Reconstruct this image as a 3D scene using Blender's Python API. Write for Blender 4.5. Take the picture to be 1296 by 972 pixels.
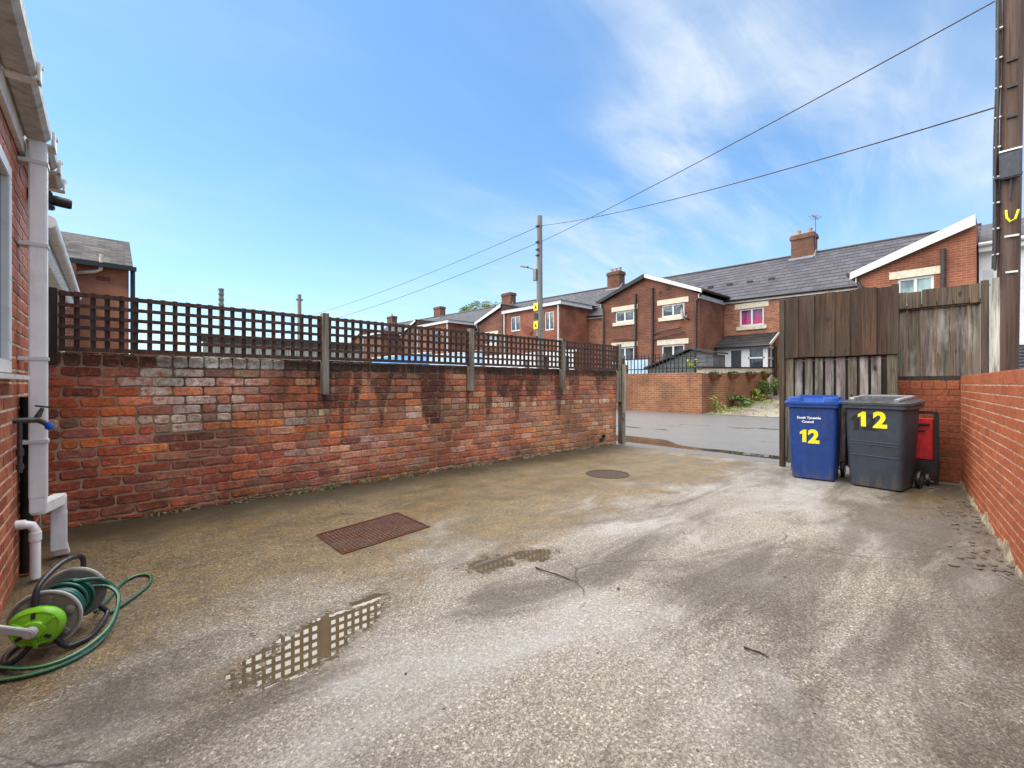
import bpy, bmesh, math, random
from mathutils import Vector, Matrix
R = math.radians
for o in list(bpy.data.objects): bpy.data.objects.remove(o)
scene = bpy.context.scene
COL = scene.collection
rnd = random.Random(7)
V = Vector

# ------------------------------------------------------------------ camera
cam = bpy.data.cameras.new('camera'); cam_o = bpy.data.objects.new('camera', cam); COL.objects.link(cam_o)
cam.sensor_width = 36; cam.lens = 36 * 560 / 1296; cam.clip_end = 3000; cam.clip_start = 0.05
cam_o.location = (0, 0, 1.2); cam_o.rotation_euler = (R(90), 0, R(47.8 - 90))
scene.camera = cam_o
# ------------------------------------------------------------------ light
SUN_EL, SUN_AZ = 68, 135          # azimuth measured anticlockwise from +X, direction TOWARDS the sun
EXPOSURE = 1.2
w = bpy.data.worlds.new('World'); scene.world = w; w.use_nodes = True
wn = w.node_tree; wn.nodes.clear()
def wnode(t, **k):
    n = wn.nodes.new(t)
    for a, b in k.items(): setattr(n, a, b)
    return n
sky = wnode('ShaderNodeTexSky', sky_type='NISHITA', sun_disc=False)
sky.sun_elevation = R(SUN_EL); sky.sun_rotation = R(90 - SUN_AZ)
sky.air_density = 1.0; sky.dust_density = 0.6; sky.ozone_density = 1.6
tc = wnode('ShaderNodeTexCoord'); sep = wnode('ShaderNodeSeparateXYZ'); wn.links.new(tc.outputs['Generated'], sep.inputs[0])
def wm(op, a, b=None, clamp=False):
    n = wnode('ShaderNodeMath', operation=op, use_clamp=clamp)
    for i, x in enumerate((a, b)):
        if x is None: continue
        if isinstance(x, (int, float)): n.inputs[i].default_value = x
        else: wn.links.new(x, n.inputs[i])
    return n.outputs[0]
zc = wm('ADD', wm('MAXIMUM', sep.outputs[2], 0.0), 0.16)
cmb = wnode('ShaderNodeCombineXYZ')
wn.links.new(wm('DIVIDE', sep.outputs[0], zc), cmb.inputs[0]); wn.links.new(wm('DIVIDE', sep.outputs[1], zc), cmb.inputs[1])
def cloud(rot, sc, scale, detail, dist, lo, hi, off):
    mp = wnode('ShaderNodeMapping'); mp.inputs['Rotation'].default_value = (0, 0, R(rot)); mp.inputs['Scale'].default_value = sc
    mp.inputs['Location'].default_value = off
    wn.links.new(cmb.outputs[0], mp.inputs[0])
    nz = wnode('ShaderNodeTexNoise'); nz.inputs['Scale'].default_value = scale; nz.inputs['Detail'].default_value = detail
    nz.inputs['Roughness'].default_value = 0.6; nz.inputs['Distortion'].default_value = dist
    wn.links.new(mp.outputs[0], nz.inputs['Vector'])
    mr = wnode('ShaderNodeMapRange', interpolation_type='SMOOTHSTEP'); mr.inputs[1].default_value = lo; mr.inputs[2].default_value = hi
    wn.links.new(nz.outputs[0], mr.inputs[0]); return mr.outputs[0]
c1 = cloud(-116, (0.40, 1.0, 1), 1.2, 8, 0.7, 0.38, 0.72, (3.1, 0.4, 0))
c2 = cloud(-110, (0.6, 1.0, 1), 0.6, 4, 0.4, 0.36, 0.62, (1.7, 2.2, 0))
c3 = cloud(-124, (0.5, 2.0, 1), 2.6, 9, 0.9, 0.42, 0.76, (7.0, 1.0, 0))
cl = wm('ADD', wm('MULTIPLY', wm('MULTIPLY', c1, c2), 0.85), wm('MULTIPLY', wm('MULTIPLY', c3, c2), 0.45), True)
hz = wm('POWER', wm('SUBTRACT', 1.0, wm('MAXIMUM', sep.outputs[2], 0.0), True), 7.0)
side = wm('SUBTRACT', wm('MULTIPLY', sep.outputs[0], 0.7408), wm('MULTIPLY', sep.outputs[1], 0.6717))
sm = wnode('ShaderNodeMapRange', interpolation_type='SMOOTHSTEP'); sm.inputs[1].default_value = -0.55; sm.inputs[2].default_value = 0.45; sm.inputs[3].default_value = 0.34; sm.inputs[4].default_value = 1.0
wn.links.new(side, sm.inputs[0])
cl = wm('ADD', wm('MULTIPLY', cl, sm.outputs[0]), wm('MULTIPLY', hz, 0.72), True)
tint = wnode('ShaderNodeMix', data_type='RGBA', blend_type='MULTIPLY'); tint.inputs[0].default_value = 1
tint.inputs[7].default_value = (0.66, 0.89, 0.99, 1)
wn.links.new(sky.outputs[0], tint.inputs[6])
cm = wnode('ShaderNodeMix', data_type='RGBA'); cm.inputs[7].default_value = (3.45, 3.8, 4.1, 1)
wn.links.new(cl, cm.inputs[0]); wn.links.new(tint.outputs[2], cm.inputs[6])
bg = wnode('ShaderNodeBackground'); bg.inputs[1].default_value = 0.112
wo = wnode('ShaderNodeOutputWorld'); wn.links.new(cm.outputs[2], bg.inputs[0]); wn.links.new(bg.outputs[0], wo.inputs[0])
sun = bpy.data.lights.new('sun', 'SUN'); sun.energy = 4.4; sun.angle = R(120); sun.color = (1, 0.92, 0.79)
so = bpy.data.objects.new('sun', sun); COL.objects.link(so)
sd = V((math.cos(R(SUN_EL)) * math.cos(R(SUN_AZ)), math.cos(R(SUN_EL)) * math.sin(R(SUN_AZ)), math.sin(R(SUN_EL))))
so.rotation_euler = sd.to_track_quat('Z', 'Y').to_euler(); so.location = sd * 50
vs = scene.view_settings; vs.view_transform = 'Standard'; vs.look = 'None'; vs.exposure = EXPOSURE; vs.gamma = 1; vs.use_curve_mapping = False

# ------------------------------------------------------------------ material helper
class M:
    def __init__(s, name, rough=0.6, spec=0.5, col=None, metal=0.0):
        s.m = bpy.data.materials.new(name); s.m.use_nodes = True; s.t = s.m.node_tree
        s.b = s.t.nodes['Principled BSDF']; s.b.inputs['Roughness'].default_value = rough
        s.b.inputs['Specular IOR Level'].default_value = spec; s.b.inputs['Metallic'].default_value = metal
        if col: s.b.inputs['Base Color'].default_value = (*col, 1)
        s._o = None
    def n(s, t, **k):
        x = s.t.nodes.new(t)
        for a, b in k.items(): setattr(x, a, b)
        return x
    def set(s, inp, v):
        if isinstance(v, bpy.types.NodeSocket): s.t.links.new(v, inp)
        elif isinstance(v, (tuple, list)): inp.default_value = (*v, 1) if len(v) == 3 and inp.type == 'RGBA' else v
        else: inp.default_value = v
    def obj(s):
        if s._o is None: s._o = s.n('ShaderNodeTexCoord')
        return s._o.outputs['Object']
    def pos(s): return s.n('ShaderNodeNewGeometry').outputs['Position']
    def uv(s): return s.n('ShaderNodeUVMap').outputs[0]
    def map(s, v, scale=(1, 1, 1), loc=(0, 0, 0), rot=(0, 0, 0)):
        x = s.n('ShaderNodeMapping'); s.set(x.inputs[0], v); x.inputs['Scale'].default_value = scale
        x.inputs['Location'].default_value = loc; x.inputs['Rotation'].default_value = rot; return x.outputs[0]
    def noise(s, v, scale, detail=4, rough=0.55, dist=0.0):
        x = s.n('ShaderNodeTexNoise'); s.set(x.inputs['Vector'], v); x.inputs['Scale'].default_value = scale
        x.inputs['Detail'].default_value = detail; x.inputs['Roughness'].default_value = rough; x.inputs['Distortion'].default_value = dist
        return x.outputs[0]
    def vor(s, v, scale, out='Color', feat='F1'):
        x = s.n('ShaderNodeTexVoronoi', feature=feat); s.set(x.inputs['Vector'], v); x.inputs['Scale'].default_value = scale; return x.outputs[out]
    def ss(s, v, lo, hi, a=0.0, b=1.0):
        x = s.n('ShaderNodeMapRange', interpolation_type='SMOOTHSTEP'); s.set(x.inputs[0], v)
        s.set(x.inputs[1], lo); s.set(x.inputs[2], hi); s.set(x.inputs[3], a); s.set(x.inputs[4], b); return x.outputs[0]
    def ma(s, op, a, b=0.0, clamp=False):
        x = s.n('ShaderNodeMath', operation=op, use_clamp=clamp); s.set(x.inputs[0], a); s.set(x.inputs[1], b); return x.outputs[0]
    def mix(s, f, a, b, mode='MIX'):
        x = s.n('ShaderNodeMix', data_type='RGBA', blend_type=mode); s.set(x.inputs[0], f); s.set(x.inputs[6], a); s.set(x.inputs[7], b); return x.outputs[2]
    def sep(s, v):
        x = s.n('ShaderNodeSeparateXYZ'); s.set(x.inputs[0], v); return x.outputs
    def attr(s, name='bcol'):
        x = s.n('ShaderNodeAttribute', attribute_name=name); return x.outputs['Color'], x.outputs['Alpha']
    def bump(s, h, dist=0.01, strength=1.0):
        x = s.n('ShaderNodeBump'); s.set(x.inputs['Height'], h); x.inputs['Distance'].default_value = dist; x.inputs['Strength'].default_value = strength
        s.t.links.new(x.outputs[0], s.b.inputs['Normal'])
    def col(s, c): s.set(s.b.inputs['Base Color'], c); return s
    def rough(s, c): s.set(s.b.inputs['Roughness'], c); return s

def plain(name, col, rough=0.5, spec=0.5, var=0.25, scale=12, metal=0.0, bump=0.0, grime=0.0):
    m = M(name, rough, spec, metal=metal); p = m.pos()
    f = m.noise(p, scale, 6, 0.65)
    c = m.mix(m.ss(f, 0.3, 0.72), tuple(x * (1 - var) for x in col), tuple(min(1, x * (1 + var * 0.6)) for x in col))
    if grime:
        g = m.ss(m.noise(m.map(p, (6, 6, 1.2)), 2.0, 6, 0.7), 0.5, 0.75, 0, grime)
        c = m.mix(g, c, (0.09, 0.075, 0.05))
    m.col(c); m.rough(m.ss(m.noise(p, scale * 2.3, 3), 0.3, 0.7, max(0.02, rough - 0.1), min(1, rough + 0.12)))
    if bump: m.bump(f, bump)
    return m.m

def scuffed(name, col, pale):
    m = M(name, 0.42, 0.5); p = m.pos(); s = m.sep(p)
    f = m.noise(p, 7, 6, 0.65); c = m.mix(m.ss(f, 0.3, 0.7), tuple(k * 0.82 for k in col), tuple(k * 1.15 for k in col))
    scr = m.noise(m.map(p, (30, 30, 7), (1, 2, 3), (0.4, 0.2, 0)), 2.0, 6, 0.75, 0.5)
    c = m.mix(m.ss(scr, 0.60, 0.70, 0, 0.55), c, pale)
    dirt = m.ma('ADD', m.ss(s[2], 0.30, 0.0, 0, 0.22), m.noise(m.map(p, (9, 9, 1.6)), 1.0, 7, 0.7))
    c = m.mix(m.ss(dirt, 0.58, 0.80, 0, 0.55), c, (0.10, 0.085, 0.062))
    m.col(c); m.rough(m.ss(scr, 0.35, 0.7, 0.34, 0.62)); m.bump(m.noise(p, 160, 3), 0.0008); return m.m
def wood(name, tint=(1, 1, 1), rough=0.75, alg=0.0, pale=0.0, wet=0.0):
    m = M(name, rough, 0.35); p = m.pos(); c, a = m.attr()
    g = m.noise(m.map(p, (38, 38, 1.6)), 1.0, 6, 0.65, 0.6)
    g2 = m.noise(m.map(p, (140, 140, 3)), 1.0, 4, 0.6)
    k = m.ma('ADD', m.ma('MULTIPLY', g, 0.65), m.ma('MULTIPLY', g2, 0.35))
    c = m.mix(1.0, c, m.mix(m.ss(k, 0.34, 0.66), (0.30, 0.285, 0.27), (1.5, 1.46, 1.40)), 'MULTIPLY')
    c = m.mix(1.0, c, tint, 'MULTIPLY')
    big = m.noise(m.map(p, (3.5, 3.5, 1.1)), 1.0, 5, 0.6)
    if alg: c = m.mix(m.ss(big, 0.47, 0.68, 0, alg), c, (0.055, 0.06, 0.022))
    if pale: c = m.mix(m.ss(m.noise(m.map(p, (7, 7, 1.5), (4, 2, 1)), 1.0, 6, 0.65), 0.45, 0.7, 0, pale), c, (0.42, 0.40, 0.37))
    cr = m.noise(m.map(p, (60, 60, 1.3), (2, 5, 1)), 1.0, 3, 0.5)
    c = m.mix(m.ss(cr, 0.63, 0.68, 0, 0.75), c, (0.02, 0.014, 0.009))
    knot = m.ma('ADD', m.vor(m.map(p, (7, 7, 3.1)), 1.0, 'Distance'), m.ma('MULTIPLY', m.noise(m.map(p, (14, 14, 5)), 1.0, 5, 0.7), 0.34))
    c = m.mix(m.ss(knot, 0.24, 0.33, 0.9, 0), c, (0.018, 0.011, 0.007))
    m.col(c); m.bump(k, 0.006)
    m.rough(m.ss(big, 0.4, 0.7, rough, rough - 0.25))
    return m.m

def brickattr(name, stain=0.0, bumpd=0.006, soot=0.25, rough=0.75):
    m = M(name, rough, 0.35); p = m.pos(); c, eff = m.attr(); s = m.sep(p)
    f = m.noise(p, 34, 7, 0.7); f2 = m.noise(p, 150, 4, 0.7)
    c = m.mix(1.0, c, m.mix(m.ss(f, 0.28, 0.75), (0.58, 0.54, 0.54), (1.32, 1.28, 1.22)), 'MULTIPLY')
    c = m.mix(m.ss(m.noise(p, 11, 6, 0.7), 0.52, 0.75, 0, soot), c, (0.035, 0.022, 0.02))
    e = m.ma('MULTIPLY', eff, m.ss(m.noise(p, 26, 7, 0.75), 0.34, 0.55), True)
    c = m.mix(e, c, m.mix(m.ss(m.noise(p, 7, 4), 0.4, 0.6), (0.56, 0.50, 0.455), (0.38, 0.33, 0.30)))
    c = m.mix(m.ss(m.noise(p, 55, 5, 0.7), 0.64, 0.74, 0, 0.35), c, (0.42, 0.33, 0.27))
    if stain:
        # weathering inside each brick: burnt ends, chipped orange faces, smeared lime
        c = m.mix(m.ss(m.noise(p, 19, 7, 0.72, 0.8), 0.50, 0.66, 0, 0.62), c, (0.36, 0.105, 0.038))
        c = m.mix(m.ss(m.noise(m.map(p, (1, 1, 1), (3, 7, 1)), 16, 7, 0.75, 1.0), 0.52, 0.68, 0, 0.78), c, (0.075, 0.034, 0.026))
        c = m.mix(m.ss(m.noise(m.map(p, (1, 1, 1.6), (9, 2, 5)), 8, 8, 0.75, 0.6), 0.53, 0.70, 0, 0.55), c, (0.34, 0.20, 0.13))
        c = m.mix(1.0, c, m.mix(m.ss(m.noise(p, 1.3, 5, 0.6), 0.35, 0.65), (1.02, 1.08, 1.02), (1.80, 1.88, 1.80)), 'MULTIPLY')
    r = m.ss(f2, 0.3, 0.7, rough - 0.12, rough + 0.12)
    if stain:
        # water running down from the open top course: long wet tongues of uneven length
        n1 = m.noise(m.map(p, (3.1, 3.1, 0.35), (1.3, 0, 0)), 1.0, 5, 0.6)
        n2 = m.noise(m.map(p, (7, 7, 2.5)), 1.0, 5, 0.6)
        ln = m.ma('ADD', m.ss(n1, 0.40, 0.68, 0.07, 0.95), m.ma('MULTIPLY', m.ma('SUBTRACT', n2, 0.35), 0.5))
        dep = m.ma('SUBTRACT', 1.55, s[2])
        right = m.ss(s[0], 0.9, 2.2, 0.2, 1)
        wet = m.ma('MULTIPLY', m.ss(m.ma('SUBTRACT', ln, dep), -0.05, 0.10), m.ma('MULTIPLY', m.ma('MULTIPLY', right, stain), m.ss(m.noise(p, 13, 5, 0.65), 0.30, 0.55, 0.5, 1.0)))
        c = m.mix(wet, c, m.mix(1.0, c, (0.36, 0.27, 0.20), 'MULTIPLY'))
        top = m.ma('MULTIPLY', m.ss(s[2], 1.30, 1.46), m.ss(m.noise(p, 14, 5), 0.4, 0.6, 0, 0.75))
        c = m.mix(m.ma('MULTIPLY', top, m.ma('SUBTRACT', 1.0, e)), c, (0.04, 0.028, 0.018))
        low = m.ma('MULTIPLY', m.ss(s[2], 0.24, 0.0), m.ss(m.noise(p, 9, 5), 0.42, 0.62, 0, 0.7))
        c = m.mix(low, c, (0.075, 0.07, 0.035))
        r = m.ma('SUBTRACT', r, m.ma('MULTIPLY', wet, 0.22))
    m.col(c); m.rough(r)
    m.bump(m.ma('ADD', f, m.ma('MULTIPLY', f2, 0.35)), bumpd)
    return m.m

def mortar(name, c0, c1, bump=0.01, stain=False):
    m = M(name, 0.9, 0.2); p = m.pos(); s = m.sep(p)
    f = m.noise(p, 22, 7, 0.7)
    c = m.mix(m.ss(f, 0.3, 0.7), c0, c1)
    c = m.mix(m.ss(m.noise(p, 5, 5, 0.6), 0.42, 0.66, 0, 0.8), c, tuple(x * 0.34 for x in c0))
    if stain:
        cm_ = m.ma('MULTIPLY', m.ss(s[0], 0.9, 0.0), m.ss(s[2], 1.2, 0.8))
        c = m.mix(m.ma('MULTIPLY', cm_, m.ss(m.noise(p, 6, 5), 0.35, 0.6, 0.2, 0.9)), c, (0.42, 0.32, 0.20))
        dk = m.ma('MULTIPLY', m.ss(s[2], 0.55, 1.15), m.ss(s[0], -0.1, 0.5))
        c = m.mix(m.ma('MULTIPLY', dk, m.ss(m.noise(p, 1.6, 5), 0.35, 0.62, 0.25, 0.9)), c, (0.050, 0.034, 0.026))
    m.col(c); m.bump(f, bump); return m.m

def brickfar(name, c1, c2, mort, row=0.075, bl=0.225, ms=0.010, contrast=1.0, patch=0.3):
    m = M(name, 0.85, 0.25); u = m.uv()
    x = m.n('ShaderNodeTexBrick'); x.offset = 0.5; m.set(x.inputs['Vector'], u)
    x.inputs['Scale'].default_value = 1; x.inputs['Mortar Size'].default_value = ms; x.inputs['Mortar Smooth'].default_value = 0.2
    x.inputs['Brick Width'].default_value = bl; x.inputs['Row Height'].default_value = row; x.inputs['Bias'].default_value = -0.1
    m.set(x.inputs['Color1'], c1); m.set(x.inputs['Color2'], c2); m.set(x.inputs['Mortar'], mort)
    c = x.outputs['Color']; p = m.pos()
    f = m.noise(p, 0.9, 7, 0.65)
    c = m.mix(1.0, c, m.mix(m.ss(f, 0.3, 0.7), (0.66, 0.63, 0.62), (1.22, 1.2, 1.16)), 'MULTIPLY')
    c = m.mix(m.ss(m.noise(m.map(p, (3, 3, 0.5)), 1.0, 6, 0.65), 0.52, 0.75, 0, patch), c, (0.06, 0.04, 0.03))
    m.col(c); m.bump(m.ma('ADD', m.ma('MULTIPLY', x.outputs['Fac'], -1.0), m.ma('MULTIPLY', m.noise(p, 30, 3), 0.4)), 0.008)
    return m.m

def slate(name, c0, c1, row=0.36, wid=0.40, lich=0.04):
    m = M(name, 0.85, 0.12); u = m.uv()
    x = m.n('ShaderNodeTexBrick'); x.offset = 0.5; m.set(x.inputs['Vector'], u)
    x.inputs['Scale'].default_value = 1; x.inputs['Mortar Size'].default_value = 0.006; x.inputs['Brick Width'].default_value = wid; x.inputs['Row Height'].default_value = row
    m.set(x.inputs['Color1'], c0); m.set(x.inputs['Color2'], c1); m.set(x.inputs['Mortar'], tuple(k * 0.25 for k in c0))
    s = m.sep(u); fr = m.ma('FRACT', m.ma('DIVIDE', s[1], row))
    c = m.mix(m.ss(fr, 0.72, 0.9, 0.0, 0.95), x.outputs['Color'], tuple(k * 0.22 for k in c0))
    p = m.pos()
    c = m.mix(1.0, c, m.mix(m.ss(m.noise(p, 1.2, 7, 0.7), 0.3, 0.7), (0.86, 0.85, 0.86), (1.12, 1.12, 1.12)), 'MULTIPLY')
    c = m.mix(m.ss(m.noise(p, 3.1, 6, 0.7), 0.55, 0.75, 0, lich), c, (0.36, 0.35, 0.33))
    m.col(c); m.bump(m.ma('SUBTRACT', 1.0, fr), 0.012); m.rough(m.ss(m.noise(p, 2.5, 4), 0.3, 0.7, 0.75, 0.95))
    return m.m

MAT = {}
MAT['old_brick'] = brickattr('old_brick', 1.0, 0.007)
MAT['old_mortar'] = mortar('old_mortar', (0.44, 0.29, 0.19), (0.25, 0.155, 0.10), 0.012, True)
MAT['red_brick'] = brickattr('red_brick', 0.0, 0.004, 0.30, 0.62)
MAT['white_mortar'] = mortar('white_mortar', (0.62, 0.50, 0.40), (0.30, 0.13, 0.07), 0.006)
MAT['dark_mortar'] = mortar('dark_mortar', (0.20, 0.09, 0.05), (0.12, 0.05, 0.03), 0.005)
MAT['cream_mortar'] = mortar('cream_mortar', (0.72, 0.60, 0.44), (0.60, 0.48, 0.34), 0.003)
MAT['terrace_brick'] = brickfar('terrace_brick', (0.205, 0.070, 0.042), (0.13, 0.046, 0.032), (0.22, 0.135, 0.095))
MAT['terrace_brick_dark'] = brickfar('terrace_brick_dark', (0.19, 0.07, 0.045), (0.12, 0.045, 0.032), (0.2, 0.13, 0.1))
MAT['terrace_brick_orange'] = brickfar('terrace_brick_orange', (0.27, 0.085, 0.045), (0.20, 0.06, 0.036), (0.30, 0.17, 0.115), patch=0.12)
MAT['mottled_brick'] = brickfar('mottled_brick', (0.40, 0.15, 0.08), (0.16, 0.06, 0.045), (0.36, 0.25, 0.18))
MAT['peach_brick'] = brickfar('peach_brick', (0.40, 0.17, 0.10), (0.36, 0.145, 0.085), (0.38, 0.18, 0.12), patch=0.1)
MAT['yard_brick'] = brickfar('yard_brick', (0.27, 0.105, 0.052), (0.18, 0.066, 0.038), (0.34, 0.22, 0.13), patch=0.6)
MAT['chimney_brick'] = brickfar('chimney_brick', (0.20, 0.085, 0.055), (0.12, 0.055, 0.04), (0.18, 0.12, 0.09))
MAT['slate'] = slate('slate', (0.090, 0.087, 0.10), (0.066, 0.065, 0.078))
MAT['pale_slate'] = slate('pale_slate', (0.10, 0.10, 0.112), (0.075, 0.075, 0.088), 0.26, 0.3, 0.08)
MAT['old_slate'] = slate('old_slate', (0.09, 0.085, 0.082), (0.04, 0.037, 0.036), 0.28, 0.32, 0.22)
MAT['dark_tile'] = slate('dark_tile', (0.05, 0.048, 0.045), (0.035, 0.034, 0.034), 0.3, 0.33, 0.1)
MAT['upvc'] = plain('upvc', (0.60, 0.60, 0.59), 0.35, 0.5, 0.06, 5)
MAT['upvc_grubby'] = plain('upvc_grubby', (0.66, 0.64, 0.60), 0.42, 0.5, 0.12, 7, grime=0.55)
MAT['pipe_white'] = plain('pipe_white', (0.80, 0.79, 0.78), 0.4, 0.5, 0.06, 9, grime=0.18)
MAT['gutter_grey'] = plain('gutter_grey', (0.42, 0.39, 0.35), 0.55, 0.4, 0.25, 14, grime=0.7)
MAT['cream_stone'] = plain('cream_stone', (0.62, 0.55, 0.42), 0.8, 0.3, 0.15, 6, grime=0.3)
MAT['render_white'] = plain('render_white', (0.68, 0.68, 0.68), 0.85, 0.25, 0.1, 3, grime=0.2)
MAT['haunch'] = plain('haunch', (0.30, 0.24, 0.16), 0.9, 0.2, 0.6, 14, bump=0.01, grime=0.8)
MAT['render_cream'] = plain('render_cream', (0.55, 0.48, 0.36), 0.85, 0.25, 0.25, 5, grime=0.6)
MAT['black_plastic'] = plain('black_plastic', (0.012, 0.012, 0.013), 0.4, 0.5, 0.3, 20)
MAT['dark_pipe'] = plain('dark_pipe', (0.035, 0.028, 0.026), 0.5, 0.4, 0.3, 12)
MAT['grey_metal'] = plain('grey_metal', (0.16, 0.16, 0.16), 0.45, 0.5, 0.2, 15, 0.6)
MAT['lead'] = plain('lead', (0.30, 0.31, 0.33), 0.6, 0.4, 0.2, 8)
MAT['pot_clay'] = plain('pot_clay', (0.40, 0.33, 0.25), 0.8, 0.3, 0.2, 10)
MAT['blue_bin'] = scuffed('blue_bin', (0.005, 0.036, 0.175), (0.03, 0.085, 0.26))
MAT['blue_lid'] = plain('blue_lid', (0.012, 0.065, 0.30), 0.3, 0.55, 0.12, 7)
MAT['grey_bin'] = scuffed('grey_bin', (0.026, 0.034, 0.050), (0.075, 0.082, 0.098))
MAT['lid_highlight'] = plain('lid_highlight', (0.26, 0.27, 0.28), 0.3, 0.6, 0.1, 9)  # pale tone paints the sky's highlight onto the dark lid's moulding
MAT['grey_lid'] = plain('grey_lid', (0.05, 0.053, 0.06), 0.28, 0.6, 0.15, 7)
MAT['yellow_vinyl'] = plain('yellow_vinyl', (0.78, 0.66, 0.02), 0.4, 0.4, 0.08, 20)
MAT['white_vinyl'] = plain('white_vinyl', (0.78, 0.78, 0.8), 0.5, 0.4, 0.05, 20)
MAT['old_sticker'] = plain('old_sticker', (0.012, 0.013, 0.016), 0.5, 0.4, 0.3, 40)
MAT['red_fabric'] = plain('red_fabric', (0.50, 0.012, 0.02), 0.45, 0.5, 0.25, 14, bump=0.004)
MAT['hose_green'] = plain('hose_green', (0.012, 0.10, 0.075), 0.28, 0.6, 0.2, 15)
MAT['hose_stripe'] = plain('hose_stripe', (0.12, 0.30, 0.12), 0.3, 0.55, 0.2, 15)
MAT['lime_plastic'] = plain('lime_plastic', (0.20, 0.52, 0.02), 0.35, 0.5, 0.15, 20, grime=0.15)
MAT['reel_grey'] = plain('reel_grey', (0.23, 0.225, 0.20), 0.5, 0.45, 0.2, 18, grime=0.25)
MAT['reel_pale'] = plain('reel_pale', (0.42, 0.43, 0.42), 0.4, 0.5, 0.1, 18, grime=0.2)
MAT['frame_dark'] = plain('frame_dark', (0.022, 0.026, 0.034), 0.35, 0.5, 0.25, 14)
MAT['tap_metal'] = plain('tap_metal', (0.09, 0.085, 0.075), 0.45, 0.5, 0.4, 60, 0.5)
MAT['tap_blue'] = plain('tap_blue', (0.01, 0.09, 0.5), 0.4, 0.5, 0.15, 30)
MAT['pole_wood'] = None
MAT['pink_curtain'] = None
MAT['concrete_post'] = plain('concrete_post', (0.36, 0.34, 0.30), 0.85, 0.25, 0.3, 12, bump=0.004, grime=0.4)
MAT['pale_blue_paint'] = plain('pale_blue_paint', (0.42, 0.58, 0.72), 0.6, 0.3, 0.15, 3)
MAT['blue_paint'] = plain('blue_paint', (0.10, 0.33, 0.75), 0.5, 0.4, 0.15, 3)
MAT['shed_grey'] = plain('shed_grey', (0.11, 0.113, 0.115), 0.7, 0.3, 0.3, 5, bump=0.002)
MAT['roof_felt'] = plain('roof_felt', (0.045, 0.045, 0.047), 0.8, 0.3, 0.3, 6)
MAT['iron_black'] = plain('iron_black', (0.012, 0.012, 0.012), 0.5, 0.4, 0.3, 20)
MAT['terracotta'] = plain('terracotta', (0.20, 0.055, 0.03), 0.7, 0.3, 0.2, 20)
MAT['debris'] = plain('debris', (0.26, 0.21, 0.15), 0.9, 0.2, 0.6, 50)
MAT['flake'] = plain('flake', (0.13, 0.105, 0.08), 0.9, 0.2, 0.5, 40)
MAT['twig'] = plain('twig', (0.05, 0.025, 0.015), 0.7, 0.3, 0.4, 60)
MAT['wood_trellis'] = wood('wood_trellis', (1, 1, 1), 0.6)
MAT['wood_grey'] = wood('wood_grey', (1, 1, 1), 0.75, 0.35, 0.25)
MAT['wood_brown'] = wood('wood_brown', (1.0, 0.95, 0.86), 0.7, 0.2, 0.0)
MAT['wood_pale'] = wood('wood_pale', (1, 0.98, 0.95), 0.75, 0.35, 0.55)
m = M('pole_wood', 0.7, 0.4); p = m.pos()
g = m.noise(m.map(p, (30, 30, 0.8)), 1.0, 7, 0.7, 0.5)
c = m.mix(m.ss(g, 0.3, 0.7), (0.038, 0.018, 0.012), (0.13, 0.068, 0.045))
c = m.mix(m.ss(m.noise(m.map(p, (5, 5, 0.7)), 1.0, 6), 0.45, 0.7, 0, 0.55), c, (0.11, 0.08, 0.062))
c = m.mix(m.ss(m.noise(m.map(p, (55, 55, 0.5)), 1.0, 3), 0.62, 0.7, 0, 0.9), c, (0.012, 0.008, 0.006))
m.col(c); m.bump(g, 0.01); MAT['pole_wood'] = m.m
m = M('grey_pole', 0.8, 0.3); p = m.pos()
g = m.noise(m.map(p, (24, 24, 0.8)), 1.0, 6, 0.7)
m.col(m.mix(m.ss(g, 0.3, 0.7), (0.11, 0.105, 0.09), (0.27, 0.26, 0.235))); m.bump(g, 0.008); MAT['grey_pole'] = m.m
m = M('pink_curtain', 0.8, 0.2); p = m.pos(); sx = m.sep(p)
fd = m.noise(m.map(p, (1, 14, 0.6)), 1.0, 3)
band = m.ss(sx[2], 4.28, 4.18)
c = m.mix(band, (0.50, 0.09, 0.24), (0.72, 0.04, 0.20))
m.col(m.mix(1.0, c, m.mix(fd, (0.6, 0.6, 0.6), (1.2, 1.2, 1.2)), 'MULTIPLY')); MAT['pink_curtain'] = m.m
def glass(name, tint, clear=False):
    m = M(name, 0.04, 0.8, tint)
    if clear:
        t = m.n('ShaderNodeBsdfTransparent'); t.inputs[0].default_value = (0.85, 0.9, 0.9, 1)
        gl = m.n('ShaderNodeBsdfGlossy'); gl.inputs['Roughness'].default_value = 0.03
        f = m.n('ShaderNodeFresnel'); f.inputs[0].default_value = 1.5
        mx = m.n('ShaderNodeMixShader'); m.t.links.new(m.ma('ADD', f.outputs[0], 0.03), mx.inputs[0])
        m.t.links.new(t.outputs[0], mx.inputs[1]); m.t.links.new(gl.outputs[0], mx.inputs[2])
        m.t.links.new(mx.outputs[0], m.t.nodes['Material Output'].inputs[0])
    else:
        p = m.pos(); m.col(m.mix(m.ss(m.noise(p, 2.3, 3), 0.35, 0.65), tint, tuple(k * 2.6 for k in tint)))
        m.bump(m.noise(p, 3.0, 2), 0.01, 0.3)
    return m.m
MAT['glass'] = glass('glass', (0.03, 0.035, 0.04)); MAT['clear_glass'] = glass('clear_glass', (1, 1, 1), True)
MAT['glass_pale'] = glass('glass_pale', (0.13, 0.17, 0.16))
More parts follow.
